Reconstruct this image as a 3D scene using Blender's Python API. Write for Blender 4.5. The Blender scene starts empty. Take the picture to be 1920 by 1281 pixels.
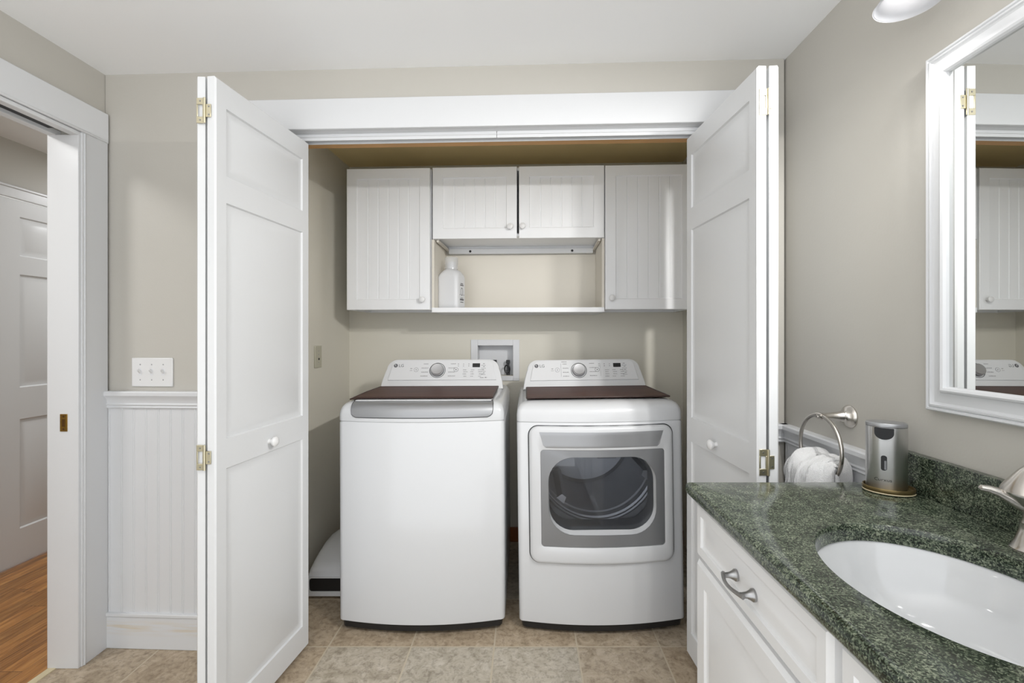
import bpy, bmesh, math, random
from math import sin, cos, pi, radians, atan, sqrt
from mathutils import Vector, Matrix

random.seed(7)
SC = bpy.context.scene
COL = SC.collection

# ------------------------------------------------------------------ camera
cam_d = bpy.data.cameras.new('camera')
cam = bpy.data.objects.new('camera', cam_d)
COL.objects.link(cam)
cam.location = (0, 0, 1.25)
cam.rotation_euler = (pi / 2, 0, 0)
cam_d.sensor_width = 36
cam_d.lens = 36 * 866 / 1920
cam_d.shift_x = -25 / 1920
cam_d.shift_y = -12.5 / 1920
cam_d.clip_start = 0.02
SC.camera = cam

# ------------------------------------------------------------------ light, exposure
w = bpy.data.worlds.new('world')
w.use_nodes = True
w.node_tree.nodes['Background'].inputs[0].default_value = (0.96, 0.98, 1.0, 1)
w.node_tree.nodes['Background'].inputs[1].default_value = 2.05
SC.world = w
SC.view_settings.view_transform = 'Standard'
SC.view_settings.look = 'None'
SC.view_settings.gamma = 1
SC.view_settings.use_curve_mapping = False
SC.view_settings.exposure = -0.07


def area(name, loc, rot, sx, sy, power, color=(1, 1, 1), shape='RECTANGLE'):
    d = bpy.data.lights.new(name, 'AREA')
    d.shape = shape
    d.size = sx
    d.size_y = sy
    d.energy = power
    d.color = color
    o = bpy.data.objects.new(name, d)
    COL.objects.link(o)
    o.location = loc
    o.rotation_euler = rot
    return o


# rear left open to let world fill light in, plus an added uplight
area('ceiling_bounce', (-0.35, -0.15, 1.60), (pi, 0, 0), 2.0, 0.7, 22, (1.0, 0.99, 0.98))  # added unseen fill, thrown up to brighten the ceiling
area('hall_fill_light', (-2.27, 0.9, 2.27), (0, 0, 0), 0.35, 0.35, 13, (1.0, 0.99, 0.97), 'DISK')  # added unseen fill, brightens the hall and the doorway jamb
area('hall_fill_light', (-2.20, 3.3, 2.27), (0, 0, 0), 0.35, 0.35, 12, (0.97, 0.985, 1.0), 'DISK')  # second added fill, further along the hall
BULB = 5.0    # glow of the vanity bulbs (their builder is further down)
SPOT = 33.0   # watts each of the vanity bulbs throws out under its shade


# ------------------------------------------------------------------ materials
def new_mat(name):
    m = bpy.data.materials.new(name)
    m.use_nodes = True
    nt = m.node_tree
    return m, nt, nt.nodes['Principled BSDF']


def nd(nt, t, **kw):
    n = nt.nodes.new(t)
    for k, v in kw.items():
        setattr(n, k, v)
    return n


def simple(name, col, rough=0.5, metal=0.0, bump=0.0, bscale=200, spec=0.5, coat=0.0, vary=0.0, vscale=6):
    m, nt, p = new_mat(name)
    p.inputs['Base Color'].default_value = (*col, 1)
    p.inputs['Roughness'].default_value = rough
    p.inputs['Metallic'].default_value = metal
    p.inputs['Specular IOR Level'].default_value = spec
    p.inputs['Coat Weight'].default_value = coat
    tc = nd(nt, 'ShaderNodeTexCoord')
    if vary:
        n = nd(nt, 'ShaderNodeTexNoise')
        n.inputs['Scale'].default_value = vscale
        n.inputs['Detail'].default_value = 5
        nt.links.new(tc.outputs['Object'], n.inputs['Vector'])
        mx = nd(nt, 'ShaderNodeMix', data_type='RGBA')
        mx.inputs['A'].default_value = (*[c * (1 - vary) for c in col], 1)
        mx.inputs['B'].default_value = (*[min(1, c * (1 + vary)) for c in col], 1)
        nt.links.new(n.outputs['Fac'], mx.inputs['Factor'])
        nt.links.new(mx.outputs['Result'], p.inputs['Base Color'])
    if bump:
        n = nd(nt, 'ShaderNodeTexNoise')
        n.inputs['Scale'].default_value = bscale
        n.inputs['Detail'].default_value = 3
        nt.links.new(tc.outputs['Object'], n.inputs['Vector'])
        b = nd(nt, 'ShaderNodeBump')
        b.inputs['Strength'].default_value = bump
        b.inputs['Distance'].default_value = 0.002
        nt.links.new(n.outputs['Fac'], b.inputs['Height'])
        nt.links.new(b.outputs['Normal'], p.inputs['Normal'])
    return m


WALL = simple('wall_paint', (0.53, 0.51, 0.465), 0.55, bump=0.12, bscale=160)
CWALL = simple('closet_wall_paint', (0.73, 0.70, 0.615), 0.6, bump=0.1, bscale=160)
CEIL = simple('ceiling_paint', (0.94, 0.945, 0.95), 0.6)
TRIM = simple('trim_white', (0.71, 0.72, 0.735), 0.28, bump=0.03, bscale=60)
DOORW = simple('door_white', (0.70, 0.71, 0.72), 0.33, bump=0.03, bscale=60)
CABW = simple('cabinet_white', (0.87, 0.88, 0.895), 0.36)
CREAM = simple('cabinet_side_cream', (0.74, 0.70, 0.62), 0.5)
VANW = simple('vanity_white', (0.80, 0.805, 0.81), 0.3)
ENAMEL = simple('enamel_white', (0.62, 0.63, 0.645), 0.22, coat=0.3)
PANELW = simple('panel_plastic', (0.76, 0.77, 0.785), 0.35)
PLASTW = simple('plastic_white', (0.74, 0.75, 0.77), 0.35)
SWITCH = simple('switch_plastic', (0.78, 0.78, 0.78), 0.3)
IVORY = simple('ivory_plastic', (0.50, 0.48, 0.38), 0.4)
BLACK = simple('black_plastic', (0.012, 0.012, 0.013), 0.4)
DARK = simple('dark_grey', (0.055, 0.057, 0.06), 0.35)
NOSE = simple('sensor_black', (0.008, 0.008, 0.009), 0.3, spec=0.25)
INK = simple('ink_grey', (0.13, 0.13, 0.14), 0.6)
INKL = simple('ink_light', (0.34, 0.34, 0.35), 0.6)
SILVER = simple('silver_plastic', (0.33, 0.335, 0.345), 0.3, metal=0.55)
SILVERD = simple('silver_dark', (0.25, 0.255, 0.265), 0.34, metal=0.5)
KNOBS = simple('knob_silver', (0.56, 0.56, 0.57), 0.32, metal=0.7)
DRUM = simple('drum_steel', (0.55, 0.56, 0.58), 0.42, metal=0.6)
BULK = simple('drum_bulkhead', (0.25, 0.253, 0.26), 0.45)
NICKEL = simple('brushed_nickel', (0.60, 0.57, 0.53), 0.24, metal=1.0, bump=0.03, bscale=300)
PEWTER = simple('pewter', (0.36, 0.36, 0.36), 0.32, metal=1.0)
BRASS = simple('pale_brass', (0.66, 0.61, 0.45), 0.3, metal=1.0)
OLDBR = simple('old_brass', (0.36, 0.21, 0.045), 0.38, metal=0.85, vary=0.4, vscale=60)
OLDBRD = simple('old_brass_dark', (0.10, 0.045, 0.008), 0.5, metal=0.4)
GOLD = simple('tray_bronze', (0.19, 0.14, 0.06), 0.3, metal=0.7)
PORC = simple('porcelain', (0.66, 0.67, 0.68), 0.08, coat=0.5)
RAW = simple('raw_pine', (0.62, 0.34, 0.12), 0.6, vary=0.15)
STAINED = simple('stained_baseboard', (0.30, 0.09, 0.025), 0.4, vary=0.25)
PLYTAN = simple('closet_ceiling_tan', (0.84, 0.68, 0.37), 0.7, vary=0.08, vscale=2)
CAULK = simple('threshold_wood', (0.62, 0.54, 0.36), 0.4)
GAP = simple('gap_brown', (0.10, 0.06, 0.03), 0.8)


def glass(name, col, rough=0.0, tint=1.0, alpha=None):
    m, nt, p = new_mat(name)
    nt.nodes.remove(p)
    out = nt.nodes['Material Output']
    tr = nd(nt, 'ShaderNodeBsdfTransparent')
    tr.inputs[0].default_value = (*col, 1)
    gl = nd(nt, 'ShaderNodeBsdfGlossy')
    gl.inputs['Roughness'].default_value = rough
    fr = nd(nt, 'ShaderNodeFresnel')
    fr.inputs[0].default_value = 1.5
    mx = nd(nt, 'ShaderNodeMixShader')
    nt.links.new(fr.outputs[0], mx.inputs[0])
    nt.links.new(tr.outputs[0], mx.inputs[1])
    nt.links.new(gl.outputs[0], mx.inputs[2])
    nt.links.new(mx.outputs[0], out.inputs[0])
    return m


GLASS_D = glass('dryer_glass', (0.86, 0.87, 0.89), 0.02)
CLEAR = None


def mk_clear():
    m, nt, p = new_mat('clear_cap')
    out = nt.nodes['Material Output']
    p.inputs['Base Color'].default_value = (0.8, 0.81, 0.82, 1)
    p.inputs['Roughness'].default_value = 0.1
    tr = nd(nt, 'ShaderNodeBsdfTransparent')
    tr.inputs[0].default_value = (0.98, 0.98, 0.98, 1)
    mx = nd(nt, 'ShaderNodeMixShader')
    mx.inputs[0].default_value = 0.35
    nt.links.new(tr.outputs[0], mx.inputs[1])
    nt.links.new(p.outputs[0], mx.inputs[2])
    nt.links.new(mx.outputs[0], out.inputs[0])
    return m


CLEAR = mk_clear()


def mk_mirror():
    m, nt, p = new_mat('mirror_silver')
    p.inputs['Base Color'].default_value = (0.68, 0.69, 0.68, 1)
    p.inputs['Metallic'].default_value = 1
    p.inputs['Roughness'].default_value = 0.0
    return m


MIRROR = mk_mirror()


def emit(name, col, s):
    m, nt, p = new_mat(name)
    p.inputs['Base Color'].default_value = (*col, 1)
    p.inputs['Emission Color'].default_value = (*col, 1)
    p.inputs['Emission Strength'].default_value = s
    return m


def mk_shade():
    m, nt, p = new_mat('frosted_shade')
    out = nt.nodes['Material Output']
    p.inputs['Base Color'].default_value = (0.74, 0.75, 0.78, 1)
    p.inputs['Roughness'].default_value = 0.25
    tl = nd(nt, 'ShaderNodeBsdfTranslucent')
    tl.inputs[0].default_value = (0.74, 0.75, 0.78, 1)
    mx = nd(nt, 'ShaderNodeMixShader')
    mx.inputs[0].default_value = 0.5
    nt.links.new(p.outputs[0], mx.inputs[1])
    nt.links.new(tl.outputs[0], mx.inputs[2])
    nt.links.new(mx.outputs[0], out.inputs[0])
    return m


SHADE = mk_shade()


def ramp(nt, stops, interp='LINEAR'):
    r = nd(nt, 'ShaderNodeValToRGB')
    cr = r.color_ramp
    cr.interpolation = interp
    while len(cr.elements) < len(stops):
        cr.elements.new(0.5)
    for e, (pos, c) in zip(cr.elements, stops):
        e.position = pos
        e.color = (*c, 1)
    return r


def math_node(nt, op, a, b=None, c=None):
    n = nd(nt, 'ShaderNodeMath', operation=op)
    for i, v in enumerate((a, b, c)):
        if v is None:
            continue
        if isinstance(v, (int, float)):
            n.inputs[i].default_value = v
        else:
            nt.links.new(v, n.inputs[i])
    return n.outputs[0]


def mk_tile():
    """stone-look floor tiles 0.3316 m, grout lines, a tone of its own per tile"""
    m, nt, p = new_mat('stone_floor_tile')
    L = nt.links
    tc = nd(nt, 'ShaderNodeTexCoord')
    sp = nd(nt, 'ShaderNodeSeparateXYZ')
    L.new(tc.outputs['Object'], sp.inputs[0])
    S = 0.3325
    ux = math_node(nt, 'DIVIDE', math_node(nt, 'ADD', sp.outputs[0], 0.125 + S * 20), S)
    uy = math_node(nt, 'DIVIDE', math_node(nt, 'ADD', sp.outputs[1], -1.8504 + S * 20), S)
    fx, fy = math_node(nt, 'FRACT', ux), math_node(nt, 'FRACT', uy)
    ix, iy = math_node(nt, 'FLOOR', ux), math_node(nt, 'FLOOR', uy)
    dx = math_node(nt, 'MINIMUM', fx, math_node(nt, 'SUBTRACT', 1.0, fx))
    dy = math_node(nt, 'MINIMUM', fy, math_node(nt, 'SUBTRACT', 1.0, fy))
    dd = math_node(nt, 'MINIMUM', dx, dy)
    cb = nd(nt, 'ShaderNodeCombineXYZ')
    L.new(ix, cb.inputs[0])
    L.new(iy, cb.inputs[1])
    wn = nd(nt, 'ShaderNodeTexWhiteNoise', noise_dimensions='3D')
    L.new(cb.outputs[0], wn.inputs['Vector'])
    # noise shifted per tile
    off = nd(nt, 'ShaderNodeVectorMath', operation='MULTIPLY_ADD')
    off.inputs[1].default_value = (7, 7, 7)
    L.new(wn.outputs['Color'], off.inputs[0])
    L.new(tc.outputs['Object'], off.inputs[2])
    n1 = nd(nt, 'ShaderNodeTexNoise')
    n1.inputs['Scale'].default_value = 16
    n1.inputs['Detail'].default_value = 8
    n1.inputs['Roughness'].default_value = 0.68
    n1.inputs['Distortion'].default_value = 1.2
    L.new(off.outputs[0], n1.inputs['Vector'])
    n2 = nd(nt, 'ShaderNodeTexNoise')
    n2.inputs['Scale'].default_value = 55
    n2.inputs['Detail'].default_value = 6
    n2.inputs['Roughness'].default_value = 0.7
    L.new(off.outputs[0], n2.inputs['Vector'])
    light = ramp(nt, [(0.3, (0.31, 0.27, 0.205)), (0.5, (0.47, 0.42, 0.34)), (0.7, (0.60, 0.55, 0.47))])
    brown = ramp(nt, [(0.3, (0.29, 0.22, 0.145)), (0.5, (0.43, 0.34, 0.24)), (0.7, (0.55, 0.455, 0.345))])
    L.new(n1.outputs['Fac'], light.inputs[0])
    L.new(n1.outputs['Fac'], brown.inputs[0])
    mx = nd(nt, 'ShaderNodeMix', data_type='RGBA')
    sel = ramp(nt, [(0.25, (1, 1, 1)), (0.75, (0, 0, 0))])
    arg = math_node(nt, 'ADD', math_node(nt, 'ADD', math_node(nt, 'MULTIPLY', ix, 1.28267), math_node(nt, 'MULTIPLY', iy, 4.30240)), math_node(nt, 'ADD', math_node(nt, 'MULTIPLY', math_node(nt, 'MULTIPLY', ix, iy), 0.870717), 2.35329))
    L.new(math_node(nt, 'MULTIPLY_ADD', math_node(nt, 'SINE', arg), 0.5, 0.5), sel.inputs[0])
    L.new(sel.outputs[0], mx.inputs['Factor'])
    L.new(light.outputs[0], mx.inputs['A'])
    L.new(brown.outputs[0], mx.inputs['B'])
    # scratchy dark veins
    vein = ramp(nt, [(0.40, (0.62, 0.60, 0.58)), (0.5, (1, 1, 1))])
    L.new(n2.outputs['Fac'], vein.inputs[0])
    mv = nd(nt, 'ShaderNodeMix', data_type='RGBA', blend_type='MULTIPLY')
    mv.inputs['Factor'].default_value = 0.7
    L.new(mx.outputs['Result'], mv.inputs['A'])
    L.new(vein.outputs[0], mv.inputs['B'])
    gm = math_node(nt, 'LESS_THAN', dd, 0.0095)
    mg = nd(nt, 'ShaderNodeMix', data_type='RGBA')
    mg.inputs['B'].default_value = (0.52, 0.45, 0.34, 1)
    L.new(gm, mg.inputs['Factor'])
    L.new(mv.outputs['Result'], mg.inputs['A'])
    L.new(mg.outputs['Result'], p.inputs['Base Color'])
    p.inputs['Roughness'].default_value = 0.42
    b = nd(nt, 'ShaderNodeBump')
    b.inputs['Strength'].default_value = 0.35
    b.inputs['Distance'].default_value = 0.003
    h = math_node(nt, 'ADD', math_node(nt, 'MULTIPLY', n2.outputs['Fac'], 0.6), math_node(nt, 'MULTIPLY', math_node(nt, 'MINIMUM', dd, 0.02), 20.0))
    L.new(h, b.inputs['Height'])
    L.new(b.outputs['Normal'], p.inputs['Normal'])
    return m


def mk_oak():
    """oak strip flooring, strips running along y"""
    m, nt, p = new_mat('oak_strip_floor')
    L = nt.links
    tc = nd(nt, 'ShaderNodeTexCoord')
    sp = nd(nt, 'ShaderNodeSeparateXYZ')
    L.new(tc.outputs['Object'], sp.inputs[0])
    W = 0.083
    ux = math_node(nt, 'DIVIDE', math_node(nt, 'ADD', sp.outputs[0], 10.0), W)
    ix, fx = math_node(nt, 'FLOOR', ux), math_node(nt, 'FRACT', ux)
    wn = nd(nt, 'ShaderNodeTexWhiteNoise', noise_dimensions='1D')
    L.new(ix, wn.inputs['W'])
    uy = math_node(nt, 'DIVIDE', math_node(nt, 'ADD', sp.outputs[1], math_node(nt, 'MULTIPLY', wn.outputs['Value'], 3.0)), 0.9)
    iy, fy = math_node(nt, 'FLOOR', uy), math_node(nt, 'FRACT', uy)
    cb = nd(nt, 'ShaderNodeCombineXYZ')
    L.new(ix, cb.inputs[0])
    L.new(iy, cb.inputs[1])
    w2 = nd(nt, 'ShaderNodeTexWhiteNoise', noise_dimensions='3D')
    L.new(cb.outputs[0], w2.inputs['Vector'])
    mp = nd(nt, 'ShaderNodeVectorMath', operation='MULTIPLY')
    mp.inputs[1].default_value = (26, 2.2, 1)
    L.new(tc.outputs['Object'], mp.inputs[0])
    ad = nd(nt, 'ShaderNodeVectorMath', operation='MULTIPLY_ADD')
    ad.inputs[1].default_value = (9, 9, 9)
    L.new(w2.outputs['Color'], ad.inputs[0])
    L.new(mp.outputs[0], ad.inputs[2])
    n = nd(nt, 'ShaderNodeTexNoise')
    n.inputs['Scale'].default_value = 1.6
    n.inputs['Detail'].default_value = 9
    n.inputs['Roughness'].default_value = 0.62
    n.inputs['Distortion'].default_value = 1.5
    L.new(ad.outputs[0], n.inputs['Vector'])
    c = ramp(nt, [(0.3, (0.19, 0.075, 0.017)), (0.5, (0.42, 0.19, 0.052)), (0.72, (0.60, 0.32, 0.105))])
    L.new(n.outputs['Fac'], c.inputs[0])
    tone = nd(nt, 'ShaderNodeMix', data_type='RGBA', blend_type='MULTIPLY')
    tone.inputs['Factor'].default_value = 1
    tr = ramp(nt, [(0, (0.72, 0.70, 0.68)), (1, (1.12, 1.1, 1.08))])
    L.new(w2.outputs['Value'], tr.inputs[0])
    L.new(c.outputs[0], tone.inputs['A'])
    L.new(tr.outputs[0], tone.inputs['B'])
    seam = math_node(nt, 'MAXIMUM', math_node(nt, 'LESS_THAN', fx, 0.02), math_node(nt, 'LESS_THAN', fy, 0.002))
    mg = nd(nt, 'ShaderNodeMix', data_type='RGBA')
    mg.inputs['B'].default_value = (0.07, 0.03, 0.01, 1)
    L.new(seam, mg.inputs['Factor'])
    L.new(tone.outputs['Result'], mg.inputs['A'])
    L.new(mg.outputs['Result'], p.inputs['Base Color'])
    p.inputs['Roughness'].default_value = 0.3
    return m


def mk_granite():
    m, nt, p = new_mat('green_granite')
    L = nt.links
    tc = nd(nt, 'ShaderNodeTexCoord')
    v1 = nd(nt, 'ShaderNodeTexVoronoi')
    v1.inputs['Scale'].default_value = 480
    v1.inputs['Randomness'].default_value = 1
    nz = nd(nt, 'ShaderNodeTexNoise')
    nz.inputs['Scale'].default_value = 60
    nz.inputs['Detail'].default_value = 4
    ad = nd(nt, 'ShaderNodeVectorMath', operation='MULTIPLY_ADD')
    ad.inputs[1].default_value = (0.012, 0.012, 0.012)
    L.new(tc.outputs['Object'], nz.inputs['Vector'])
    L.new(nz.outputs['Color'], ad.inputs[0])
    L.new(tc.outputs['Object'], ad.inputs[2])
    L.new(ad.outputs[0], v1.inputs['Vector'])
    sp = nd(nt, 'ShaderNodeSeparateColor')
    L.new(v1.outputs['Color'], sp.inputs[0])
    n2 = nd(nt, 'ShaderNodeTexNoise')
    n2.inputs['Scale'].default_value = 190
    n2.inputs['Detail'].default_value = 5
    n2.inputs['Roughness'].default_value = 0.6
    L.new(tc.outputs['Object'], n2.inputs['Vector'])
    n3 = nd(nt, 'ShaderNodeTexNoise')
    n3.inputs['Scale'].default_value = 38
    n3.inputs['Detail'].default_value = 4
    L.new(tc.outputs['Object'], n3.inputs['Vector'])
    f = math_node(nt, 'ADD', math_node(nt, 'MULTIPLY', sp.outputs[0], 0.40), math_node(nt, 'MULTIPLY', n2.outputs['Fac'], 0.62))
    f = math_node(nt, 'ADD', f, math_node(nt, 'MULTIPLY_ADD', n3.outputs['Fac'], 0.42, -0.185))
    c = ramp(nt, [(0.36, (0.006, 0.010, 0.006)), (0.46, (0.022, 0.034, 0.022)), (0.56, (0.062, 0.082, 0.055)), (0.67, (0.14, 0.165, 0.115)), (0.85, (0.30, 0.33, 0.24))])
    L.new(f, c.inputs[0])
    L.new(c.outputs[0], p.inputs['Base Color'])
    p.inputs['Roughness'].default_value = 0.16
    p.inputs['Specular IOR Level'].default_value = 0.6
    return m


def mk_steel():
    """brushed stainless steel, the grain running round the body so that highlights stretch along z"""
    m, nt, p = new_mat('brushed_steel')
    L = nt.links
    p.inputs['Base Color'].default_value = (0.66, 0.66, 0.66, 1)
    p.inputs['Metallic'].default_value = 1
    p.inputs['Roughness'].default_value = 0.34
    p.inputs['Anisotropic'].default_value = 0.9
    p.inputs['Anisotropic Rotation'].default_value = 0.25
    tg = nd(nt, 'ShaderNodeTangent', direction_type='RADIAL', axis='Z')
    L.new(tg.outputs[0], p.inputs['Tangent'])
    return m


def mk_leather():
    m, nt, p = new_mat('brown_mat')
    L = nt.links
    tc = nd(nt, 'ShaderNodeTexCoord')
    mp = nd(nt, 'ShaderNodeVectorMath', operation='MULTIPLY')
    mp.inputs[1].default_value = (3, 40, 3)
    L.new(tc.outputs['Object'], mp.inputs[0])
    n = nd(nt, 'ShaderNodeTexNoise')
    n.inputs['Scale'].default_value = 2
    n.inputs['Detail'].default_value = 6
    L.new(mp.outputs[0], n.inputs['Vector'])
    c = ramp(nt, [(0.3, (0.055, 0.022, 0.015)), (0.7, (0.11, 0.048, 0.034))])
    L.new(n.outputs['Fac'], c.inputs[0])
    L.new(c.outputs[0], p.inputs['Base Color'])
    p.inputs['Roughness'].default_value = 0.5
    p.inputs['Specular IOR Level'].default_value = 0.25
    return m


def mk_towel():
    m, nt, p = new_mat('white_terry')
    L = nt.links
    p.inputs['Base Color'].default_value = (0.86, 0.86, 0.86, 1)
    p.inputs['Roughness'].default_value = 0.95
    p.inputs['Sheen Weight'].default_value = 0.3
    tc = nd(nt, 'ShaderNodeTexCoord')
    n = nd(nt, 'ShaderNodeTexNoise')
    n.inputs['Scale'].default_value = 420
    n.inputs['Detail'].default_value = 3
    L.new(tc.outputs['Object'], n.inputs['Vector'])
    b = nd(nt, 'ShaderNodeBump')
    b.inputs['Strength'].default_value = 0.8
    b.inputs['Distance'].default_value = 0.004
    L.new(n.outputs['Fac'], b.inputs['Height'])
    L.new(b.outputs['Normal'], p.inputs['Normal'])
    return m


TILE, OAK, GRANITE, STEEL, LEATHER, TOWEL = mk_tile(), mk_oak(), mk_granite(), mk_steel(), mk_leather(), mk_towel()
LEATHER_EDGE = simple('brown_mat_edge', (0.035, 0.015, 0.011), 0.5)


def mk_stained_trim():
    """white baseboard paint worn thin in a streak where the pine shows through"""
    m, nt, p = new_mat('worn_white_trim')
    L = nt.links
    tc = nd(nt, 'ShaderNodeTexCoord')
    sp = nd(nt, 'ShaderNodeSeparateXYZ')
    L.new(tc.outputs['Object'], sp.inputs[0])
    mp = nd(nt, 'ShaderNodeVectorMath', operation='MULTIPLY')
    mp.inputs[1].default_value = (4, 4, 45)
    L.new(tc.outputs['Object'], mp.inputs[0])
    n = nd(nt, 'ShaderNodeTexNoise')
    n.inputs['Scale'].default_value = 1.5
    n.inputs['Detail'].default_value = 4
    L.new(mp.outputs[0], n.inputs['Vector'])
    z = math_node(nt, 'ABSOLUTE', math_node(nt, 'SUBTRACT', sp.outputs[2], 0.085))
    band = ramp(nt, [(0.0, (1, 1, 1)), (0.035, (0, 0, 0))])
    L.new(z, band.inputs[0])
    nr = ramp(nt, [(0.4, (0, 0, 0)), (0.65, (0.8, 0.8, 0.8))])
    L.new(n.outputs['Fac'], nr.inputs[0])
    f = math_node(nt, 'MULTIPLY', band.outputs[0], nr.outputs[0])
    mx = nd(nt, 'ShaderNodeMix', data_type='RGBA')
    mx.inputs['A'].default_value = (0.71, 0.72, 0.735, 1)
    mx.inputs['B'].default_value = (0.66, 0.56, 0.40, 1)
    L.new(f, mx.inputs['Factor'])
    L.new(mx.outputs['Result'], p.inputs['Base Color'])
    p.inputs['Roughness'].default_value = 0.35
    return m


WORN = mk_stained_trim()

# ------------------------------------------------------------------ mesh helpers
V = Vector


def bx(bm, x0, x1, y0, y1, z0, z1):
    vs = [bm.verts.new((x, y, z)) for z in (z0, z1) for y in (y0, y1) for x in (x0, x1)]
    for f in ((0, 1, 3, 2), (4, 6, 7, 5), (0, 4, 5, 1), (2, 3, 7, 6), (0, 2, 6, 4), (1, 5, 7, 3)):
        bm.faces.new([vs[i] for i in f])
    return vs


def loft(bm, rings, cap0=True, cap1=True, closed=True, wrap=False):
    rv = [[bm.verts.new(p) for p in r] for r in rings]
    n = len(rv[0])
    pairs = list(zip(rv[:-1], rv[1:]))
    if wrap:
        pairs.append((rv[-1], rv[0]))
    for a, b in pairs:
        for i in range(n if closed else n - 1):
            j = (i + 1) % n
            bm.faces.new((a[i], a[j], b[j], b[i]))
    if not wrap:
        if cap0:
            bm.faces.new(list(reversed(rv[0])))
        if cap1:
            bm.faces.new(rv[-1])
    return rv


def frame_of(d):
    d = V(d).normalized()
    up = V((0, 0, 1)) if abs(d.z) < 0.9 else V((1, 0, 0))
    a = d.cross(up).normalized()
    return a, d.cross(a).normalized(), d


def lathe(bm, prof, origin=(0, 0, 0), axis=(0, 0, 1), seg=32, cap=True, sx=1.0, sy=1.0):
    """prof: (radius, distance along axis)"""
    a, b, d = frame_of(axis)
    o = V(origin)
    rings = []
    for r, h in prof:
        rings.append([o + d * h + a * (r * sx * cos(2 * pi * k / seg)) + b * (r * sy * sin(2 * pi * k / seg)) for k in range(seg)])
    loft(bm, rings, cap, cap)


def tube(bm, pts, r, seg=12, closed=False):
    pts = [V(p) for p in pts]
    n = len(pts)
    rad = r if isinstance(r, (list, tuple)) else [r] * n
    rings = []
    prev = None
    for i, p in enumerate(pts):
        if closed:
            t = pts[(i + 1) % n] - pts[i - 1]
        else:
            t = pts[min(i + 1, n - 1)] - pts[max(i - 1, 0)]
        t.normalize()
        if prev is None:
            a, b, _ = frame_of(t)
        else:
            a = (prev - t * prev.dot(t)).normalized()
            b = t.cross(a)
        prev = a
        rings.append([p + a * (rad[i] * cos(2 * pi * k / seg)) + b * (rad[i] * sin(2 * pi * k / seg)) for k in range(seg)])
    loft(bm, rings, not closed, not closed, wrap=closed)


def prism(bm, poly, f, t0, t1):
    """extrude a 2-D polygon; f(a, b, t) -> 3-D"""
    loft(bm, [[f(a, b, t0) for a, b in poly], [f(a, b, t1) for a, b in poly]])


def rrect(x0, x1, z0, z1, r, n=6):
    out = []
    for cx, cz, a0 in ((x0 + r, z0 + r, pi), (x1 - r, z0 + r, 1.5 * pi), (x1 - r, z1 - r, 0), (x0 + r, z1 - r, 0.5 * pi)):
        for k in range(n + 1):
            a = a0 + k * 0.5 * pi / n
            out.append((cx + r * cos(a), cz + r * sin(a)))
    return out


def link(name, me, parent=None):
    o = bpy.data.objects.new(name, me)
    COL.objects.link(o)
    if parent is not None:
        o.parent = parent
    return o


def obj(name, bm, mats, parent=None, bevel=0.0, ang=35, seg=2, recalc=True):
    if recalc:
        bmesh.ops.recalc_face_normals(bm, faces=bm.faces)
    me = bpy.data.meshes.new(name)
    bm.to_mesh(me)
    bm.free()
    for m in (mats if isinstance(mats, (list, tuple)) else [mats]):
        me.materials.append(m)
    me.shade_smooth()
    me.set_sharp_from_angle(angle=radians(ang))
    o = link(name, me, parent)
    if bevel:
        b = o.modifiers.new('bevel', 'BEVEL')
        b.width = bevel
        b.segments = seg
        b.limit_method = 'ANGLE'
        b.angle_limit = radians(40)
    return o


def boxes(name, lst, mat, parent=None, bevel=0.0):
    if isinstance(parent, float):
        parent, bevel = None, parent
    bm = bmesh.new()
    for b in lst:
        bx(bm, *b)
    return obj(name, bm, mat, parent, bevel)


def place(o, loc=(0, 0, 0), rz=0.0, ry=0.0):
    o.location = loc
    o.rotation_euler = (0, ry, rz)
    return o


def tag(o, label=None, cat=None, group=None, kind=None):
    if label:
        o['label'] = label
    if cat:
        o['category'] = cat
    if group:
        o['group'] = group
    if kind:
        o['kind'] = kind
    return o


def thing(name, label, cat, loc=(0, 0, 0), rz=0.0, ry=0.0, group=None):
    o = link(name, None)
    o.empty_display_size = 0.1
    place(o, loc, rz, ry)
    return tag(o, label, cat, group)


def text_mesh(bm, s, size, f, extr=0.0):
    """letters as flat faces: f(x, y) -> 3-D"""
    cu = bpy.data.curves.new('tmp_text', 'FONT')
    cu.body = s
    cu.size = size
    cu.align_x = 'CENTER'
    cu.resolution_u = 3
    o = bpy.data.objects.new('tmp_text', cu)
    COL.objects.link(o)
    dg = bpy.context.evaluated_depsgraph_get()
    me = bpy.data.meshes.new_from_object(o.evaluated_get(dg))
    vs = [bm.verts.new(f(v.co.x, v.co.y)) for v in me.vertices]
    for p in me.polygons:
        try:
            bm.faces.new([vs[i] for i in p.vertices])
        except ValueError:
            pass
    bpy.data.objects.remove(o)
    bpy.data.curves.remove(cu)
    bpy.data.meshes.remove(me)


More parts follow.
